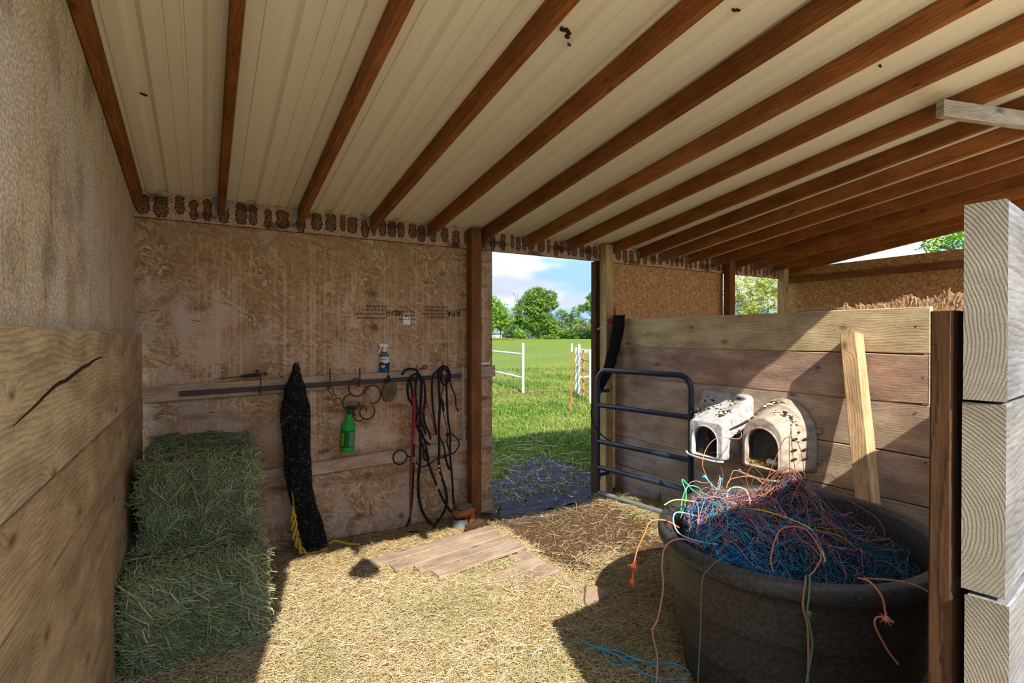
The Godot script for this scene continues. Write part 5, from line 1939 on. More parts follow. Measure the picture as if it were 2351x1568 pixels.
func hen() -> void:
	var o := thing("hen", "dark feathered hen with a red comb sitting inside the grey nest box", "hen", Vector3(3.02, 0.550, -2.345))
	o.scale = Vector3.ONE * 0.92
	var b := MB.new()                                      # one skin from tail to crown
	var path := [[0.085, 0.085, 0.012], [0.070, 0.075, 0.030], [0.035, 0.058, 0.056], [-0.005, 0.052, 0.062], [-0.040, 0.062, 0.052], [-0.062, 0.090, 0.034], [-0.070, 0.115, 0.024], [-0.076, 0.135, 0.022], [-0.084, 0.146, 0.020], [-0.096, 0.150, 0.013], [-0.103, 0.149, 0.005]]
	var rings := []
	for k in path.size():
		var q: Array = path[k]
		var nx: Array = path[mini(k + 1, path.size() - 1)]
		var pv: Array = path[maxi(k - 1, 0)]
		var t := Vector3(nx[0] - pv[0], nx[1] - pv[1], 0).normalized()
		var u := t.cross(Vector3.BACK).normalized()
		var r := []
		for j in 16:
			var a := TAU * j / 16
			r.append(Vector3(q[0], q[1], 0) + u * (cos(a) * q[2]) + Vector3.BACK * (sin(a) * q[2] * 0.95))
		rings.append(r)
	b.skin(rings, true, true, true)
	obj("body", b.mesh(), M.feather, o)
	var cb := MB.new()
	for k in 5:
		cb.blob(Vector3(-0.094 + k * 0.009, 0.172 + 0.006 * sin(k * 1.4), 0), Vector3(0.007, 0.013, 0.004), null, 0, 0, 6, 8)
	cb.blob(Vector3(-0.080, 0.162, 0), Vector3(0.022, 0.008, 0.005), null, 0, 0, 6, 8)
	obj("comb", cb.mesh(), M.comb, o)
	for s in [-1.0, 1.0]:
		var wb := MB.new()
		wb.blob(Vector3(-0.096, 0.128, 0.007 * s), Vector3(0.008, 0.016, 0.005), null, 0, 0, 6, 8)
		obj("wattle", wb.mesh(), M.comb, o)
		var eb := MB.new()
		eb.blob(Vector3(-0.090, 0.151, 0.0175 * s), Vector3(0.003, 0.003, 0.002), null, 0, 0, 5, 7)
		obj("eye", eb.mesh(), M.rust_orange, o)
		var fb := MB.new()
		fb.blob(Vector3(0.02, 0.062, 0.055 * s), Vector3(0.055, 0.030, 0.010), nz, 0.4, 120.0, 8, 12)
		obj("wing", fb.mesh(), M.feather, o)
	var kb := MB.new()
	kb.lathe(Vector3.ZERO, [Vector2(0.006, 0.0), Vector2(0.004, 0.010), Vector2(0.0005, 0.020)], 8, true)
	var bo := obj("beak", kb.mesh(), M.tack_dark, o)
	bo.position = Vector3(-0.102, 0.149, 0)
	bo.rotation.z = PI * 0.55


# ---------------------------------------------------------------- the stock tank and its twine
const TC := Vector3(2.09, 0, -1.243)


func tpt(a: float, dr: float, y: float) -> Vector3:    # the tank is a broad oval
	var p := Vector3(-0.963, 0, 0.271) * (cos(a) * (0.600 + dr)) + Vector3(0.271, 0, 0.963) * (sin(a) * (0.500 + dr))
	return p + Vector3(0, y, 0)


func tank() -> void:
	var o := thing("stock_tank", "big round black rubber stock tank heaped with baling twine", "tank", TC)
	var prof := [[-0.13, 0.0], [-0.105, 0.004], [-0.090, 0.025], [-0.075, 0.17], [-0.061, 0.180], [-0.060, 0.20], [-0.050, 0.335], [-0.036, 0.346], [-0.035, 0.368], [-0.024, 0.49], [-0.020, 0.512], [-0.010, 0.520], [0.006, 0.524], [0.014, 0.536], [0.016, 0.556], [0.010, 0.574], [-0.004, 0.583], [-0.022, 0.584], [-0.036, 0.576], [-0.044, 0.560], [-0.050, 0.50], [-0.085, 0.20], [-0.105, 0.05], [-0.2, 0.03]]
	var rings := []
	for q in prof:
		var r := []
		for k in 96:
			r.append(tpt(TAU * k / 96, q[0], q[1]))
		rings.append(r)
	var b := MB.new()
	b.skin(rings, true, true, true)
	obj("tub", b.mesh(), M.tank, o)
	# raised mounting plate low on the front and a plugged drain
	var pb := MB.new()
	var a0 := 1.33
	var pr := []
	for q in [[-0.018, 0.44], [-0.012, 0.455], [-0.010, 0.478], [-0.016, 0.488]]:
		var r := []
		for k in 9:
			r.append(tpt(a0 - 0.055 + 0.11 * k / 8, q[0], q[1]))
		pr.append(r)
	pb.skin(pr, false)
	obj("cast_plate", pb.mesh(), M.tank_dust, o)


func heap(x: float, z: float) -> float:                # top of the pile inside the tank
	var y := 0.43 + 0.04 * n3(x * 3.0, 1.0, z * 3.0)
	y += 0.13 * exp(-(pow((x - 1.80) / 0.20, 2) + pow((z + 1.44) / 0.15, 2)))
	y += 0.09 * exp(-(pow((x - 1.85) / 0.28, 2) + pow((z + 1.18) / 0.22, 2)))
	y += 0.21 * exp(-(pow((x - 2.26) / 0.19, 2) + pow((z + 1.37) / 0.15, 2)))
	return y


func in_tank(x: float, z: float) -> float:             # 0 at the middle, 1 at the inner wall
	var d := Vector2(x - TC.x, z - TC.z)
	return Vector2(d.dot(Vector2(-0.963, 0.271)) / 0.545, d.dot(Vector2(0.271, 0.963)) / 0.445).length()


func twine() -> void:
	# old hay and dirt under the twine
	var f := MB.new()
	var n := 26
	for i in n + 1:
		for k in 48:
			var a := TAU * k / 48
			var r := float(i) / n
			var p := Vector3(-0.963, 0, 0.271) * (cos(a) * 0.545 * r) + Vector3(0.271, 0, 0.963) * (sin(a) * 0.445 * r) + TC
			f.vert(Vector3(p.x, heap(p.x, p.z) - 0.05 + 0.02 * n3(p.x * 9.0, 3.0, p.z * 9.0), p.z), Vector3.UP, Vector2(p.x, p.z) * 2.0)
	for i in n:
		for k in 48:
			var a := i * 48 + k
			var c := i * 48 + (k + 1) % 48
			f.tri(a, c, c + 48)
			f.tri(a, c + 48, a + 48)
	var o := thing("hay_chaff", "dark damp chaff and old hay under the twine in the tank", "chaff", Vector3.ZERO, "", "stuff")
	obj("chaff_bed", f.mesh(), M.dirt, o)
	var xf := []
	var cs := []
	while xf.size() < 1500:
		var x := rr(1.5, 2.7)
		var z := rr(-1.8, -0.7)
		if in_tank(x, z) > 0.98 or x < 1.8:
			continue
		xf.append(Transform3D(Basis(Vector3.UP, rr(0, TAU)) * Basis(Vector3.BACK, rng.randfn(0, 0.3)) * Basis.from_scale(Vector3(rr(0.03, 0.10), 0.06, 0.06)), Vector3(x, heap(x, z) - 0.035 + rr(0, 0.02), z)))
		cs.append(Color(0.30, 0.20, 0.09) * rr(0.4, 1.1))
	many("chaff_stalks", thin_stalk(0.3, 0.02), M.straw, xf, cs, o)
	# tangles, one object for each colour: [name, colour, how many, home x, z, spread x, z, lift, length]
	var kinds := [
		["blue", Color(0.02, 0.18, 0.45), 150, 1.69, -1.31, 0.09, 0.10, 0.05, 9],
		["cyan", Color(0.03, 0.30, 0.48), 80, 1.74, -1.27, 0.12, 0.13, 0.05, 9],
		["pink", Color(0.48, 0.25, 0.30), 130, 1.84, -1.46, 0.14, 0.09, 0.06, 9],
		["purple", Color(0.24, 0.12, 0.27), 130, 2.22, -1.36, 0.18, 0.12, 0.06, 10],
		["salmon", Color(0.42, 0.15, 0.10), 90, 2.06, -1.40, 0.22, 0.16, 0.06, 11],
		["brown", Color(0.22, 0.085, 0.05), 130, 2.08, -1.52, 0.16, 0.08, 0.09, 8],
		["teal", Color(0.012, 0.10, 0.14), 280, 2.08, -1.24, 0.26, 0.18, 0.04, 12],
		["navy", Color(0.013, 0.045, 0.10), 240, 2.18, -1.10, 0.26, 0.18, 0.03, 12],
		["yellow", Color(0.36, 0.26, 0.04), 50, 2.12, -1.34, 0.22, 0.18, 0.05, 10],
		["straw", Color(0.20, 0.14, 0.08), 70, 2.3, -1.15, 0.26, 0.22, 0.03, 10]]
	var heap_of := thing("twine_tangle", "great tangle of blue, teal, pink and purple baling twine heaped in the stock tank", "twine", Vector3.ZERO, "", "stuff")
	for kd in kinds:
		var b := MB.new()
		for s in kd[2]:
			var p := []
			var x: float = kd[3] + rng.randfn(0.0, kd[5])
			var z: float = kd[4] + rng.randfn(0.0, kd[6])
			while in_tank(x, z) > 0.9:
				x = lerpf(x, TC.x, 0.3)
				z = lerpf(z, TC.z, 0.3)
			var dir := rr(0, TAU)
			var turn := rng.randfn(0.0, 0.34)
			var lift: float = absf(rng.randfn(0.0, kd[7]))
			var steps: int = kd[8] + rng.randi() % 5
			for k in steps:
				var t := in_tank(x, z)
				if t > 0.93:
					x = TC.x + (x - TC.x) * 0.92 / t
					z = TC.z + (z - TC.z) * 0.92 / t
					dir = atan2(TC.z - z, TC.x - x) + rr(-0.8, 0.8)
				var y := heap(x, z) + lift * sin(PI * k / (steps - 1.0)) + rr(-0.022, 0.012)
				p.append(Vector3(x, y, z))
				dir += turn + rng.randfn(0.0, 0.25)
				var st := rr(0.03, 0.06)
				x += cos(dir) * st
				z += sin(dir) * st
			b.col = kd[1] * rr(0.7, 1.25)
			b.tube(crv(p, 0.011), rr(0.0011, 0.0020), 4)
		obj(kd[0] + "_strands", b.mesh(), M.strand, heap_of).set_meta("kind", "stuff")
	# flat purple ribbon ends
	for q in [[2.02, -1.40, 0.2, "short flat purple ribbon of twine lying crosswise on the heap"], [2.05, -1.24, 2.9, "longer flat purple ribbon of twine in the middle of the tank"]]:
		var rb := MB.new()
		rb.col = Color(0.33, 0.18, 0.42)
		var pp := []
		for k in 6:
			var x: float = q[0] + cos(q[2]) * k * 0.03
			var z: float = q[1] + sin(q[2]) * k * 0.03
			pp.append(Vector3(x, heap(x, z) + 0.03 + 0.012 * sin(k * 1.3), z))
		rb.tube(crv(pp, 0.015), 0.0085, 6, false, 0.25)
		tag(obj("twine_ribbon", rb.mesh(), M.strand), q[3], "twine")
	var k := "baling twine strands picked out of the heap"
	loose("baling_twine", "orange twine over the tank rim ending in two frayed knots", [1.700, 0.557, -1.496, 1.641, 0.592, -1.520, 1.572, 0.594, -1.535, 1.538, 0.552, -1.534, 1.504, 0.485, -1.542, 1.493, 0.424, -1.548, 1.488, 0.362, -1.550], Color(0.80, 0.20, 0.08), 0.0032, k, [[1.493, 0.424, -1.548, 0.020], [1.488, 0.362, -1.550, 0.016]])
	loose("baling_twine", "pinkish-brown twine drooping down the tank side nearest the pallet", [1.60, 0.57, -1.32, 1.545, 0.592, -1.345, 1.500, 0.585, -1.362, 1.468, 0.560, -1.365, 1.451, 0.505, -1.358, 1.451, 0.427, -1.352, 1.425, 0.320, -1.354, 1.409, 0.272, -1.364, 1.417, 0.18, -1.347, 1.39, 0.08, -1.33, 1.37, 0.02, -1.32], Color(0.44, 0.24, 0.20), 0.0034, k)
	loose("baling_twine", "thin grey-green thread hanging straight down the tank side", [1.56, 0.585, -1.17, 1.515, 0.590, -1.158, 1.478, 0.565, -1.17, 1.452, 0.52, -1.18, 1.445, 0.352, -1.18, 1.41, 0.12, -1.165, 1.40, 0.02, -1.15], Color(0.16, 0.20, 0.18), 0.0018, k)
	loose("baling_twine", "green twine tied over the near rim and hanging down", [1.66, 0.588, -0.935, 1.610, 0.598, -0.905, 1.580, 0.560, -0.89, 1.572, 0.515, -0.89, 1.590, 0.429, -0.886, 1.588, 0.375, -0.888, 1.560, 0.20, -0.90, 1.55, 0.03, -0.90], Color(0.12, 0.24, 0.16), 0.0034, k, [[1.575, 0.515, -0.888, 0.010]])
	loose("baling_twine", "brown twine hanging beside the green one on the near rim", [1.65, 0.588, -0.94, 1.600, 0.597, -0.912, 1.565, 0.535, -0.90, 1.575, 0.475, -0.892, 1.582, 0.375, -0.892, 1.58, 0.20, -0.893, 1.585, 0.03, -0.89], Color(0.30, 0.19, 0.13), 0.0036, k)
	loose("baling_twine", "coral twine with a fuzzy knot hanging on the tank's near side", [1.785, 0.585, -0.85, 1.760, 0.597, -0.805, 1.764, 0.566, -0.775, 1.770, 0.524, -0.768, 1.770, 0.502, -0.768, 1.748, 0.505, -0.778, 1.740, 0.482, -0.782, 1.785, 0.402, -0.770, 1.824, 0.35, -0.755], Color(0.66, 0.26, 0.19), 0.0032, k, [[1.772, 0.498, -0.766, 0.017]])
	loose("baling_twine", "brown twine curving over the rim beside the dark post", [1.80, 0.585, -0.84, 1.845, 0.597, -0.76, 1.888, 0.580, -0.712, 1.915, 0.545, -0.690, 1.925, 0.48, -0.685, 1.94, 0.40, -0.68], Color(0.36, 0.20, 0.15), 0.003, k)
	loose("baling_twine", "big salmon loop of twine arching above the near rim", [1.648, 0.56, -1.049, 1.670, 0.590, -1.072, 1.74, 0.635, -1.10, 1.806, 0.660, -1.108, 1.853, 0.661, -1.057, 1.818, 0.610, -0.984, 1.720, 0.590, -0.949, 1.645, 0.598, -0.925], Color(0.56, 0.20, 0.13), 0.0028, k)
	loose("baling_twine", "bright green twine standing up in a pointed loop at the far rim", [1.720, 0.59, -1.507, 1.756, 0.675, -1.510, 1.742, 0.745, -1.520, 1.768, 0.725, -1.515, 1.796, 0.697, -1.510, 1.856, 0.660, -1.509], Color(0.08, 0.62, 0.28), 0.003, k)
	loose("baling_twine", "bright green twine bowed inside the pointed green loop", [1.735, 0.60, -1.52, 1.741, 0.657, -1.519, 1.761, 0.716, -1.508, 1.812, 0.710, -1.500, 1.856, 0.675, -1.509, 1.88, 0.62, -1.50], Color(0.10, 0.56, 0.30), 0.0028, k)
	loose("baling_twine", "sky-blue twine with two frayed ends sticking up from the heap", [1.907, 0.735, -1.537, 1.927, 0.706, -1.525, 1.957, 0.675, -1.507, 1.965, 0.70, -1.503, 1.969, 0.726, -1.501], Color(0.10, 0.50, 0.72), 0.0036, k, [[1.906, 0.735, -1.537, 0.009], [1.969, 0.724, -1.501, 0.007]])
	loose("baling_twine", "long yellow twine running across the whole heap", [1.615, 0.665, -1.501, 1.692, 0.678, -1.490, 1.832, 0.649, -1.406, 1.941, 0.649, -1.284, 1.973, 0.630, -1.125, 1.935, 0.600, -1.055, 1.872, 0.56, -0.998], Color(0.66, 0.58, 0.16), 0.0028, k)
	loose("baling_twine", "thin orange thread running from the nest boxes down to the heap", [2.925, 0.748, -2.08, 2.737, 0.748, -1.96, 2.473, 0.790, -1.900, 2.295, 0.772, -1.831, 2.147, 0.727, -1.744, 1.994, 0.715, -1.602, 1.952, 0.65, -1.510], Color(0.60, 0.27, 0.15), 0.0019, k)
	loose("baling_twine", "pale peach loop of twine catching the sun at the back of the heap", [1.990, 0.60, -1.428, 1.975, 0.64, -1.47, 1.997, 0.672, -1.483, 2.027, 0.687, -1.466, 2.045, 0.678, -1.431, 2.03, 0.64, -1.40, 1.986, 0.60, -1.373], Color(0.85, 0.52, 0.40), 0.0034, k)
	loose("baling_twine", "thin orange thread looping high over the back rim", [2.033, 0.669, -1.520, 2.06, 0.69, -1.53, 2.106, 0.699, -1.535, 2.176, 0.707, -1.494, 2.236, 0.67, -1.457, 2.288, 0.66, -1.427], Color(0.58, 0.26, 0.14), 0.0018, k)
	loose("baling_twine", "second thin orange thread crossing above the back rim", [2.13, 0.66, -1.58, 2.142, 0.708, -1.572, 2.159, 0.722, -1.562, 2.203, 0.699, -1.501, 2.254, 0.644, -1.447], Color(0.58, 0.24, 0.13), 0.0018, k)
	loose("baling_twine", "pale blue twine bowing out along the tank's sunlit end", [1.78, 0.60, -1.42, 1.66, 0.64, -1.46, 1.60, 0.63, -1.44, 1.585, 0.59, -1.40, 1.61, 0.575, -1.34, 1.66, 0.57, -1.28], Color(0.30, 0.62, 0.80), 0.003, k)
	loose("baling_twine", "blue twine lying on the straw in a long open loop with a knot", [1.401, 0.035, -1.770, 1.429, 0.037, -1.688, 1.488, 0.035, -1.632, 1.520, 0.034, -1.538, 1.616, 0.034, -1.465, 1.640, 0.034, -1.405, 1.602, 0.034, -1.376, 1.523, 0.036, -1.402, 1.476, 0.036, -1.470, 1.474, 0.036, -1.565, 1.439, 0.038, -1.671], Color(0.06, 0.36, 0.62), 0.0034, k, [[1.432, 0.040, -1.685, 0.013]])
	loose("baling_twine", "blue twine on the straw snaking beside the long open loop", [1.436, 0.036, -1.673, 1.406, 0.036, -1.606, 1.410, 0.036, -1.571, 1.45, 0.034, -1.56, 1.495, 0.036, -1.587, 1.545, 0.036, -1.491, 1.528, 0.034, -1.445], Color(0.06, 0.34, 0.58), 0.0032, k)
	loose("baling_twine", "tiny pale blue scrap of twine alone on the sunlit straw", [1.161, 0.034, -1.791, 1.195, 0.036, -1.810, 1.223, 0.034, -1.810], Color(0.30, 0.56, 0.66), 0.0032, k)


func loose(called: String, label: String, l: Array, c: Color, r: float, group: String, knots: Array = []) -> void:
	var o := thing(called, label, "twine", Vector3.ZERO, group)
	var b := MB.new()
	b.col = c
	b.tube(crv(xyz(l), 0.008), r, 6)
	obj("strand", b.mesh(), M.strand, o)
	for q in knots:
		var kb := MB.new()
		kb.col = c * 1.1
		var s: float = q[3]
		kb.blob(Vector3(q[0], q[1], q[2]), Vector3(s * 0.6, s * 0.55, s * 0.6), nz, 0.6, 260.0, 7, 9)
		for j in 26:
			var d := Vector3(rng.randfn(), rng.randfn() - 0.5, rng.randfn()).normalized()
			kb.tube(PackedVector3Array([Vector3(q[0], q[1], q[2]), Vector3(q[0], q[1], q[2]) + d * s * rr(0.8, 1.4)]), 0.0009, 3)
		obj("frayed_knot", kb.mesh(), M.strand, o)


func small_things() -> void:
	# half-buried pallet
	var o := thing("pallet", "grey-brown wooden pallet half buried in the straw by the doorway", "pallet", Vector3(1.70, 0, -2.62))
	o.rotation.y = 0.075
	var z := -0.52
	var lens := [0.95, 0.74, 0.66, 0.60, 0.10, 0.46, 0.26, 0.05, 0.03, 0.16]
	for k in 10:
		var w := rr(0.094, 0.104)
		var e := rr(-0.03, 0.02)
		var y := 0.050 + rr(-0.003, 0.004) - (0.010 if k > 3 else 0.0)
		if lens[k] > 0.06:
			board("plank", o, Vector3(e - lens[k], y - 0.030, z + w * 0.5), Vector3(e, y, z + w * 0.5), w, 0.020, M.pallet, Vector3.UP, 8, 0.003, 0.003)
		z += w + 0.016
	board("runner", o, Vector3(-0.035, 0.015, -0.52), Vector3(-0.035, 0.012, 0.62), 0.04, 0.05, M.pallet, Vector3.UP, 6, 0.004)
	board("runner", o, Vector3(-0.56, -0.010, -0.52), Vector3(-0.56, -0.010, 0.22), 0.04, 0.05, M.pallet)
	board("threshold_block", o, Vector3(-0.12, 0.055, -0.56), Vector3(0.02, 0.050, -0.63), 0.06, 0.04, M.post_dark)
	# can with a weathered mineral block on it
	var c := thing("metal_can", "small dull metal can at the foot of the reddish post", "can", Vector3(1.555, -0.022, -3.34))
	var cb := MB.new()
	cb.lathe(Vector3.ZERO, [Vector2(0.056, 0.0), Vector2(0.059, 0.004), Vector2(0.058, 0.030), Vector2(0.0595, 0.035), Vector2(0.058, 0.040), Vector2(0.0595, 0.050), Vector2(0.058, 0.056), Vector2(0.058, 0.088), Vector2(0.060, 0.092), Vector2(0.057, 0.095), Vector2(0.054, 0.088)], 28, true)
	obj("can_body", cb.mesh(), M.galvanised, c)
	var mb := thing("mineral_block", "crumbling rust-orange lick block perched on the metal can", "block", Vector3(1.580, 0.070, -3.34))
	var bb := MB.new()
	bb.blob(Vector3(0, 0.045, 0), Vector3(0.082, 0.045, 0.072), nz, 0.35, 55.0, 16, 26)
	bb.blob(Vector3(0.05, 0.0, 0.03), Vector3(0.022, 0.050, 0.020), nz, 0.5, 90.0, 9, 12)
	obj("block", bb.mesh(), M.rust_orange, mb)
	var db := MB.new()
	db.blob(Vector3(-0.005, 0.078, 0), Vector3(0.074, 0.017, 0.064), nz, 0.5, 80.0, 12, 22)
	obj("dark_crust", db.mesh(), M.bark, mb)
	# weeds
	var spots := [[0.84, -3.50, 0.20, 7, "single thin green weed growing up against the chipboard"], [1.98, -3.55, 0.10, 26, "low green weed clump at the corner of the doorway"], [2.93, -3.20, 0.10, 22, "tuft of grass growing at the foot of the gate"], [2.75, -2.85, 0.06, 18, "sprig of grass on the bare dirt near the gate's lower rail"], [3.16, -3.0, 0.12, 14, "green weed climbing behind the gate's lower rail"]]
	for s in spots:
		var w := thing("weed", s[4], "weed", Vector3(s[0], fh(s[0], s[1]) - 0.005, s[1]))
		var b := MB.new()
		for k in s[3]:
			var a := rr(0, TAU)
			var l: float = s[2] * rr(0.5, 1.15)
			var out := Vector3(cos(a), 0, absf(sin(a))) * l * rr(0.15, 0.6)
			b.col = Color(0.10, 0.22, 0.04) * rr(0.7, 1.5)
			var p := crv([Vector3(rr(-0.02, 0.02), 0, rr(-0.01, 0.02)), out * 0.4 + Vector3(0, l * 0.6, 0), out + Vector3(0, l, 0)], 0.02)
			var rad := PackedFloat32Array()
			for i in p.size():
				rad.append(0.0035 * (1.0 - 0.8 * i / p.size()))
			b.tube(p, rad, 5, false, 0.3)
		obj("leaves", b.mesh(), M.blade, w)


# ---------------------------------------------------------------- the paddock
func tuft(blades: int, seed_: int) -> ArrayMesh:
	var r := RandomNumberGenerator.new()
	r.seed = seed_
	var b := MB.new()
	for k in blades:
		var a := r.randf_range(0, TAU)
		var base := Vector3(r.randf_range(-0.35, 0.35), 0, r.randf_range(-0.35, 0.35))
		var l := r.randf_range(0.5, 1.0)
		var lean := Vector3(cos(a), 0, sin(a)) * r.randf_range(0.1, 0.6) * l
		var side := Vector3(-sin(a), 0, cos(a)) * 0.045
		var g := r.randf_range(0.8, 1.15)
		b.col = Color(g, g, g)
		var m := base + lean * 0.4 + Vector3(0, l * 0.6, 0)
		var t := base + lean + Vector3(0, l, 0)
		var nn := side.cross(t - base).normalized()
		var i := b.vert(base - side, nn)
		b.vert(base + side, nn)
		b.vert(m - side * 0.8, nn)
		b.vert(m + side * 0.8, nn)
		b.vert(t, nn)
		b.tri(i, i + 1, i + 3)
		b.tri(i, i + 3, i + 2)
		b.tri(i + 2, i + 3, i + 4)
	return b.mesh()


func yard() -> void:
	var xf := []
	var cs := []
	while xf.size() < 34000:
		var f := 3.75 + 15.0 * pow(rng.randf(), 1.6)
		var a := deg_to_rad(rr(20.0, 50.0))
		var x := f * tan(a)
		var z := -f
		if x > 1.5 and x < 3.5 and z > -4.75 + 0.5 * n3(x * 1.1, 8.0, z * 1.1) - 0.25 * (x - 2.2) and rng.randf() > 0.04:
			continue
		# bare track by the white gate
		var tr := absf((z + 11.1) - (x - 7.2) * -0.10 + 0.3 * n3(x * 0.4, 0, 0))
		if tr < 0.5 and x > 4.6 and x < 8.5 and rng.randf() > 0.12:
			continue
		var s := rr(0.035, 0.075) * (1.0 + 0.5 * maxf(0.0, n3(x * 0.6, 6.0, z * 0.6))) * (1.0 + 0.05 * f)
		if f > 8.0 and f < 11.0:
			s *= 1.35
		xf.append(Transform3D(Basis(Vector3.UP, rr(0, TAU)) * Basis.from_scale(Vector3(s * 1.2, s, s * 1.2)), Vector3(x, maxf(gy(x, z), -0.09) - 0.005, z)))
		var p := clampf(0.5 + 0.9 * n3(x * 0.35, 2.0, z * 0.35), 0.0, 1.0)
		cs.append(Color(0.11, 0.20, 0.035).lerp(Color(0.25, 0.29, 0.08), p) * rr(0.75, 1.2))
	var g := many("grass", tuft(7, 3), M.blade, xf, cs)
	tag(g, "short green paddock grass beyond the doorway", "grass", "", "stuff")
	var fx := []
	var fc := []
	var fb := MB.new()
	fb.blob(Vector3.ZERO, Vector3(1, 0.6, 1), null, 0, 0, 3, 6)
	for k in 900:
		var f := rr(6.8, 12.0)
		var x := f * tan(deg_to_rad(rr(25.0, 46.0)))
		if n3(x * 0.5, 11.0, f * 0.5) < -0.15:
			continue
		fx.append(Transform3D(Basis.from_scale(Vector3.ONE * rr(0.005, 0.011)), Vector3(x, gy(x, -f) + rr(0.05, 0.11), -f)))
		fc.append(Color(0.75, 0.62, 0.05))
	tag(many("wild_flowers", fb.mesh(), M.lump, fx, fc), "scattered tiny yellow wild flowers in the grass", "flowers", "", "stuff")
	var tk := MB.new()                                     # trodden track
	var prev := -1
	for k in 30:
		var x := 3.4 + 5.4 * k / 29.0
		var zc := -11.1 + (x - 7.2) * -0.10 - 0.3 * n3(x * 0.4, 0, 0)
		var w := 0.42 * sin(PI * (k + 0.5) / 30.0) * (1.0 + 0.4 * n3(x * 2.0, 9.0, 0))
		var i := tk.vert(Vector3(x, gy(x, zc) + 0.012, zc - w), Vector3.UP, Vector2(x, 0))
		tk.vert(Vector3(x, gy(x, zc) + 0.012, zc + w), Vector3.UP, Vector2(x, w * 2.0))
		if prev >= 0:
			tk.tri(prev, prev + 1, i + 1)
			tk.tri(prev, i + 1, i)
		prev = i
	tag(obj("dirt_track", tk.mesh(), M.dirt), "bare trodden strip of earth in the paddock near the white gate", "track", "", "stuff")
	# pipe fence to one side of the gap
	var f := thing("pipe_fence", "white pipe fence with two rails ending at a round post", "fence", Vector3(7.08, 0, -11.36))
	var dir := Vector3(0.185, 0, -0.983)
	pipe("post", f, Vector3(0, -0.2, 0), Vector3(0, 1.18, 0), 0.034, M.white_paint, true)
	for k in [1, 2, 3]:
		pipe("post", f, dir * 2.9 * k + Vector3(0, -0.2, 0), dir * 2.9 * k + Vector3(0, 1.15, 0), 0.038, M.white_paint, true)
	for y in [0.92, 0.31]:
		pipe("rail", f, Vector3(0, y, 0), dir * 8.7 + Vector3(0, y + 0.06, 0), 0.028, M.white_paint)
	wire(f, Vector3(0, 0.03, 0), dir * 8.7 + Vector3(0, 0.03, 0), 1.05)
	# slim steel stake
	var t := thing("steel_stake", "slim rust-red steel stake with a white top standing in the grass", "stake", Vector3(6.03, -0.05, -7.945))
	t.rotation.z = -0.012
	var sb := MB.new()
	sb.beam(Vector3(0, -0.1, 0), Vector3(0, 1.13, 0), 0.030, 0.006, Vector3.BACK, 0.001)
	sb.beam(Vector3(0, -0.1, 0.014), Vector3(0, 1.13, 0.014), 0.006, 0.028, Vector3.BACK, 0.001)
	for k in 16:
		sb.beam(Vector3(-0.006, 0.1 + k * 0.063, -0.004), Vector3(0.006, 0.1 + k * 0.063, -0.004), 0.012, 0.012, Vector3.UP, 0.002)
	obj("stake", sb.mesh(), M.rusty_paint, t)
	var wb := MB.new()
	wb.beam(Vector3(0, 1.13, 0), Vector3(0, 1.29, 0), 0.031, 0.008, Vector3.BACK, 0.001)
	wb.beam(Vector3(0, 1.13, 0.014), Vector3(0, 1.29, 0.014), 0.008, 0.029, Vector3.BACK, 0.001)
	obj("white_top", wb.mesh(), M.white_paint, t)
	# open gate, white paint gone to rust
	var g2 := thing("paddock_gate", "open white paddock gate streaked with rust", "gate", Vector3(7.00, -0.02, -8.55))
	var d2 := Vector3(1.06, 0, -1.80)
	pipe("upright", g2, Vector3(0, -0.02, 0), Vector3(0, 1.10, 0), 0.029, M.white_paint, true)
	pipe("upright", g2, d2 + Vector3(-0.05, 0.0, 0), d2 + Vector3(-0.05, 1.12, 0), 0.024, M.white_paint)
	pipe("upright", g2, d2 * 0.5 + Vector3(0, 0.03, 0), d2 * 0.5 + Vector3(0, 1.08, 0), 0.022, M.rusty_paint)
	for y in [1.08, 0.86, 0.64, 0.40, 0.17]:
		pipe("rail", g2, Vector3(0, y, 0), d2 + Vector3(0, y + 0.01, 0), 0.018, M.white_paint if y > 1.0 else M.rusty_paint)
	# the fence that goes on behind the gate
	var h := thing("pipe_fence", "white pipe fence carrying on behind the open rusty gate", "fence", Vector3(7.68, -0.03, -9.80))
	pipe("post", h, Vector3(0, -0.1, 0), Vector3(0, 1.20, 0), 0.030, M.white_paint, true)
	var d3 := Vector3(0.92, 0, -0.39)
	for y in [1.03, 0.42]:
		pipe("rail", h, Vector3(0, y, 0), d3 * 9.0 + Vector3(0, y, 0), 0.026, M.white_paint)
	for k in [1, 2, 3]:
		pipe("post", h, d3 * 3.0 * k + Vector3(0, -0.1, 0), d3 * 3.0 * k + Vector3(0, 1.15, 0), 0.04, M.white_paint, true)
	wire(h, Vector3.ZERO, d3 * 9.0, 1.05)
	var ht := MB.new()
	ht.tube(PackedVector3Array([Vector3(7.08, 0.93, -11.36), Vector3(7.4, 0.92, -10.6), Vector3(7.68, 0.93, -9.85)]), 0.004, 5)
	tag(obj("slack_wire", ht.mesh(), M.steel), "single slack wire strung across the gap between the white posts", "wire")


func pipe(called: String, parent: Node3D, a: Vector3, b: Vector3, r: float, m: Material, domed := false) -> void:
	var mb := MB.new()
	var p := PackedVector3Array([a, a.lerp(b, 0.5), b])
	mb.tube(p, r, 10)
	if domed:
		mb.blob(b, Vector3.ONE * r, null, 0, 0, 6, 10)
	obj(called, mb.mesh(), m, parent)


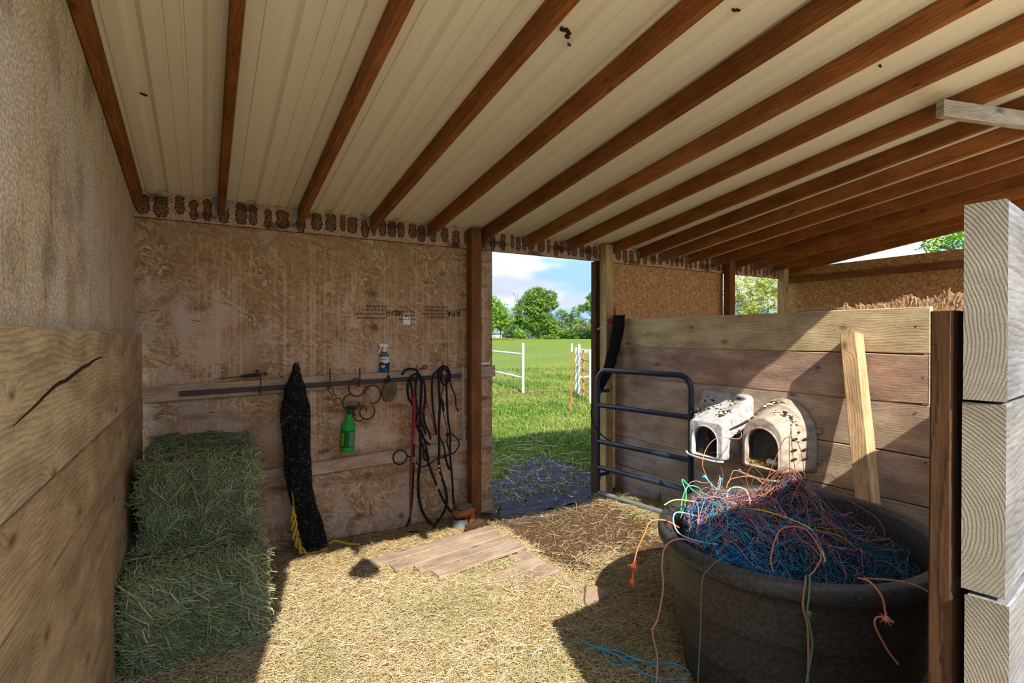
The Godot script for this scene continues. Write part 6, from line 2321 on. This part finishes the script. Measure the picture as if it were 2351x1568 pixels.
func wire(parent: Node3D, a: Vector3, b: Vector3, h: float) -> void:
	var mb := MB.new()
	for k in 9:
		var y := h * k / 8.0
		mb.tube(PackedVector3Array([a + Vector3(0, y, 0), b + Vector3(0, y, 0)]), 0.0022, 3)
	var n := int(a.distance_to(b) / 0.12)
	for k in n:
		var p := a.lerp(b, float(k) / n)
		mb.tube(PackedVector3Array([p, p + Vector3(0, h, 0)]), 0.0018, 3)
	obj("wire_mesh", mb.mesh(), M.steel, parent).set_meta("kind", "stuff")


# ---------------------------------------------------------------- trees
func leaf_mesh() -> ArrayMesh:                         # a spray of four small leaves
	var b := MB.new()
	for k in 4:
		var a := TAU * k / 4 + 0.3
		var d := Vector3(cos(a), 0.25 * sin(k * 2.3), sin(a))
		var s := Vector3(-sin(a), 0.2 * cos(k * 1.7), cos(a)) * 0.34
		var nn := s.cross(d).normalized()
		if nn.y < 0:
			nn = -nn
		var c := d * 0.2
		var i := b.vert(c, nn)
		b.vert(c + d * 0.45 + s, nn)
		b.vert(c + d * 1.0, nn)
		b.vert(c + d * 0.45 - s, nn)
		b.tri(i, i + 1, i + 2)
		b.tri(i, i + 2, i + 3)
	return b.mesh()


var leaf_shape: ArrayMesh


func tree(called: String, label: String, category: String, at: Vector3, trunks: Array, blobs: Array, leaf: float, per: int, tones: Array, group := "") -> void:
	# trunks: [dx, dz, radius, height]; blobs: [dx, y, dz, rx, ry, rz]
	var o := thing(called, label, category, at, group)
	var tb := MB.new()
	for t in trunks:
		var base := Vector3(t[0], -0.2, t[1])
		tb.tube(crv([base, base + Vector3(0.05 * t[3], t[3] * 0.5, 0), base + Vector3(0.02 * t[3], t[3], 0)], t[3] * 0.1), t[2], 8)
		for b in blobs:
			var c := Vector3(b[0], b[1], b[2])
			if Vector2(c.x - t[0], c.z - t[1]).length() < 4.0:
				var st := base + Vector3(0, t[3] * rr(0.5, 0.95) + 0.2, 0)
				tb.tube(crv([st, st.lerp(c, 0.5) + Vector3(0, 0.3, 0), c], 0.6), t[2] * 0.3, 5)
	if trunks.size():
		obj("trunk", tb.mesh(), M.bark, o)
	var xf := []
	var cs := []
	for b in blobs:
		var vol: float = b[3] * b[4]
		var cnt := int(per * vol)
		for k in cnt:
			var d := Vector3(rng.randfn(), rng.randfn(), rng.randfn()).normalized()
			var r := 0.55 + 0.5 * rng.randf()
			var p := Vector3(b[0], b[1], b[2]) + d * Vector3(b[3], b[4], b[5]) * r
			p += Vector3(n3(p.x * 0.8, p.y * 0.8, p.z), n3(p.z, p.x * 0.8, 4.0), n3(p.y, 7.0, p.x)) * 0.22 * b[3]
			if p.y < 0.0:
				continue
			if n3(p.x * 0.9, p.y * 0.9, p.z * 0.9) < -0.35:
				continue
			var s := leaf * rr(0.7, 1.3)
			xf.append(Transform3D(Basis.from_euler(Vector3(rr(-0.9, 0.9), rr(0, TAU), rr(-0.9, 0.9))) * Basis.from_scale(Vector3.ONE * s), p))
			cs.append(tones[rng.randi() % tones.size()] * rr(0.75, 1.2))
	many("foliage", leaf_shape, M.leaf, xf, cs, o)


func trees() -> void:
	leaf_shape = leaf_mesh()
	var mid := [Color(0.13, 0.25, 0.035), Color(0.18, 0.31, 0.05), Color(0.10, 0.20, 0.03), Color(0.22, 0.34, 0.06)]
	var bright := [Color(0.20, 0.36, 0.05), Color(0.26, 0.42, 0.07), Color(0.16, 0.30, 0.04)]
	var pale := [Color(0.50, 0.50, 0.16), Color(0.42, 0.46, 0.14), Color(0.34, 0.42, 0.11), Color(0.56, 0.54, 0.22)]
	var dark := [Color(0.07, 0.15, 0.03), Color(0.09, 0.18, 0.035), Color(0.12, 0.22, 0.045)]
	var g := "trees along the far edge of the paddock"
	# along the line of sight «across» is (0.86, 0, 0.51): offsets are given across, and turned here
	var far := func(l: Array) -> Array:
		var out := []
		for b in l:
			out.append([b[0] * 0.86, b[1], b[0] * 0.51 + b[2], b[3], b[4], b[5]])
		return out
	tree("tree", "bright green roundish tree at the doorway's near jamb, trunk pale", "tree", Vector3(36.5, 1.15, -65.6), [[0.3, 0.2, 0.10, 2.2]],
		far.call([[-0.6, 3.0, 0, 2.2, 2.0, 1.8], [-1.2, 5.0, 0, 1.5, 1.6, 1.4], [0.9, 2.6, 0.3, 1.3, 1.5, 1.2], [0.1, 4.1, 0, 1.5, 1.3, 1.3], [-3.0, 3.4, 0, 2.0, 2.6, 1.8]]), 0.15, 700, bright, g)
	tree("tree", "tallest leafy tree in the middle of the far line, on several dark trunks", "tree", Vector3(45.0, 1.2, -68.2), [[-2.1, -1.0, 0.26, 3.2], [-0.6, -0.2, 0.15, 3.0], [1.6, 0.9, 0.13, 2.4]],
		far.call([[-2.0, 4.0, 0, 1.9, 2.1, 1.7], [-1.4, 6.0, 0.3, 1.3, 1.2, 1.3], [-0.2, 6.6, 0, 1.6, 1.4, 1.5], [0.7, 7.2, 0, 1.1, 0.9, 1.0], [0.9, 5.4, 0.5, 1.7, 1.5, 1.5], [2.2, 6.6, 0, 1.0, 1.1, 1.0], [2.6, 5.3, 0, 0.9, 0.8, 0.9], [-0.2, 4.4, 0.6, 1.8, 1.6, 1.5], [-1.0, 2.3, 0.6, 1.9, 1.2, 1.4], [1.5, 2.6, 0.8, 1.5, 1.2, 1.2], [2.1, 1.2, 1.0, 1.3, 1.1, 1.2], [-3.1, 2.9, 0, 0.9, 0.8, 0.8]]), 0.155, 800, mid, g)
	tree("tree", "small thin tree standing between the tallest tree and the far jamb's tree", "tree", Vector3(51.2, 1.25, -69.6), [[0, 0, 0.12, 2.6], [0.5, 0.3, 0.08, 2.8]],
		far.call([[-0.3, 3.9, 0, 1.3, 0.9, 1.1], [0.9, 3.3, 0, 0.9, 0.7, 0.9], [1.9, 4.2, 0.3, 1.1, 0.9, 1.0], [2.2, 2.3, 0.3, 0.7, 0.8, 0.7]]), 0.14, 600, mid, g)
	tree("tree", "tall leafy tree half hidden by the far door jamb", "tree", Vector3(49.8, 1.15, -61.2), [[1.0, 0.6, 0.18, 3.0]],
		far.call([[0.9, 6.4, 0, 1.0, 0.9, 1.0], [0.3, 5.0, 0, 1.2, 0.9, 1.1], [1.6, 5.4, 0, 1.6, 1.3, 1.4], [1.2, 3.8, 0.3, 1.3, 0.9, 1.2], [-0.9, 4.6, 0, 0.8, 0.6, 0.7], [2.9, 4.2, 0, 1.8, 2.0, 1.6], [0.8, 2.6, 0.3, 0.9, 0.7, 0.8], [-0.2, 6.2, 0, 0.4, 0.2, 0.3]]), 0.15, 700, mid, g)
	var bushes := [[41.3, -67.4, 0.9, 1.3, bright, "light green sapling beside the dark pole"], [46.6, -68.0, 2.2, 1.3, dark, "dark wide bush under the tallest tree"], [49.3, -67.8, 1.9, 1.5, mid, "mid green bush left of the pale yellow one"], [52.2, -66.8, 1.1, 2.0, pale, "pale yellow-green bush rising behind the hedge"], [51.0, -65.0, 2.4, 1.1, dark, "dark green low hedge beneath the far jamb's tree"], [54.2, -65.0, 1.7, 2.1, pale, "straw-coloured bush at the far jamb, behind the hedge"], [45.0, -64.8, 1.2, 0.5, mid, "lowest mid green bush at the paddock edge"]]
	for q in bushes:
		var l: String = q[5]
		if l.contains("left of"):
			l = "mid green bush between the dark wide bush and the pale yellow one"
		tree("bush", l, "bush", Vector3(q[0], 1.15, q[1]), [], [[0, q[3] * 0.55, 0, q[2], q[3] * 0.6, q[2]], [q[2] * 0.5, q[3] * 0.4, 0.3, q[2] * 0.7, q[3] * 0.45, q[2] * 0.7]], 0.14, 800, q[4], "bushes along the far edge of the paddock")
	# misty wood further off
	var far_wood := []
	for k in 26:
		var t := k / 25.0
		far_wood.append([lerpf(-34.0, 30.0, t), rr(1.5, 3.0), rr(-3, 3), rr(3.0, 4.5), rr(2.0, 3.4), 2.5])
	tree("woodland", "low hazy belt of woodland on the skyline", "woodland", Vector3(70.0, 0.9, -100.0), [], far.call(far_wood), 0.32, 90, [Color(0.12, 0.22, 0.09), Color(0.15, 0.25, 0.10), Color(0.10, 0.19, 0.08)])
	# bare tree
	var bt := thing("bare_tree", "leafless grey tree poking above the tallest tree's shoulder", "tree", Vector3(43.6, 1.2, -71.0))
	var bb := MB.new()
	bb.tube(crv([Vector3(0, -0.2, 0), Vector3(0.1, 2.5, 0), Vector3(0.2, 4.5, 0)], 0.4), 0.12, 6)
	for k in 22:
		var st := Vector3(0.15, rr(2.6, 4.6), 0)
		var d := Vector3(rr(-1.4, 0.9), rr(1.2, 3.2), rr(-0.8, 0.5))
		var e := st + d
		bb.tube(crv([st, st + d * 0.5 + Vector3(0, -0.15, 0), e], 0.3), PackedFloat32Array(), 4) if false else bb.tube(crv([st, st + d * 0.5 + Vector3(0, -0.15, 0), e], 0.3), 0.025, 4)
		for j in 3:
			var q := st + d * rr(0.4, 0.9)
			bb.tube(PackedVector3Array([q, q + Vector3(rr(-0.6, 0.6), rr(0.2, 0.9), rr(-0.3, 0.3))]), 0.014, 3)
	obj("branches", bb.mesh(), M.rust_bar, bt)
	# things at the paddock's edge
	var pl := thing("utility_pole", "dark wooden pole standing left clear of the tallest tree", "pole", Vector3(36.95, 0.9, -61.8))
	pl.set_meta("label", "dark upright pole standing in the gap between two far trees")
	pipe("pole", pl, Vector3(0, -0.3, 0), Vector3(0, 2.8, 0), 0.05, M.slot)
	var hs := thing("low_building", "low white building with a grey roof far behind the near jamb's tree", "building", Vector3(52.5, 0.3, -96.5))
	hs.rotation.y = -0.53
	var hb := MB.new()
	hb.beam(Vector3(-6.0, 0.9, 0), Vector3(2.0, 0.9, 0), 5.0, 2.2, Vector3.UP, 0.05)
	obj("wall", hb.mesh(), M.nest_gray, hs)
	var rb := MB.new()
	rb.poly([Vector3(-6.4, 1.9, 2.8), Vector3(2.4, 1.9, 2.8), Vector3(2.4, 3.0, 0), Vector3(-6.4, 3.0, 0)], Vector3(0, 1, 1))
	rb.poly([Vector3(-6.4, 1.9, -2.8), Vector3(2.4, 1.9, -2.8), Vector3(2.4, 3.0, 0), Vector3(-6.4, 3.0, 0)], Vector3(0, 1, -1))
	obj("roof", rb.mesh(), M.galvanised, hs)
	for k in 4:
		var wb := MB.new()
		wb.beam(Vector3(-5.2 + k * 1.8, 1.2, 2.52), Vector3(-4.7 + k * 1.8, 1.2, 2.52), 0.06, 0.5, Vector3.UP, 0.01)
		obj("window", wb.mesh(), M.galvanised, hs)
	var tr := thing("feed_trough", "small dark trough at the paddock edge under the near jamb's tree", "trough", Vector3(38.6, 1.0, -66.2))
	var tm := MB.new()
	tm.beam(Vector3(-0.30, 0.42, 0), Vector3(0.30, 0.42, 0.2), 0.4, 0.28, Vector3.UP, 0.05)
	obj("tub", tm.mesh(), M.black_plastic, tr)
	for s in [-1.0, 1.0]:
		pipe("leg", tr, Vector3(0.25 * s, 0.0, 0.1 * s), Vector3(0.25 * s, 0.35, 0.1 * s), 0.03, M.bark)
	# nearer trees seen past the next stall
	tree("tree", "big pale yellow-green tree filling the small window opening", "tree", Vector3(27.8, 0.2, -18.4), [[0, 0, 0.25, 2.2]],
		[[0.2, 3.0, 0.6, 2.3, 1.7, 2.2], [-0.6, 3.9, -0.4, 1.5, 1.0, 1.4], [1.0, 4.1, 1.4, 1.7, 1.2, 1.6], [1.4, 2.4, 2.2, 1.8, 1.6, 1.7], [-1.0, 2.2, -0.9, 1.6, 1.4, 1.5]], 0.10, 900, pale)
	tree("tree", "fresh green tree whose leaves show above the golden end wall", "tree", Vector3(15.9, 0.0, -4.5), [[0.4, 0.6, 0.14, 2.6]],
		[[0.0, 3.25, 0.0, 0.75, 0.55, 0.9], [0.5, 3.6, 1.0, 1.0, 0.8, 1.1], [0.3, 2.7, 0.6, 0.9, 0.6, 1.0], [-0.95, 3.55, -0.95, 0.40, 0.30, 0.4], [-0.55, 3.6, -0.5, 0.6, 0.40, 0.5], [-0.2, 3.7, -0.2, 0.6, 0.45, 0.5]], 0.075, 1400, [Color(0.22, 0.42, 0.05), Color(0.30, 0.50, 0.07), Color(0.16, 0.32, 0.04)])
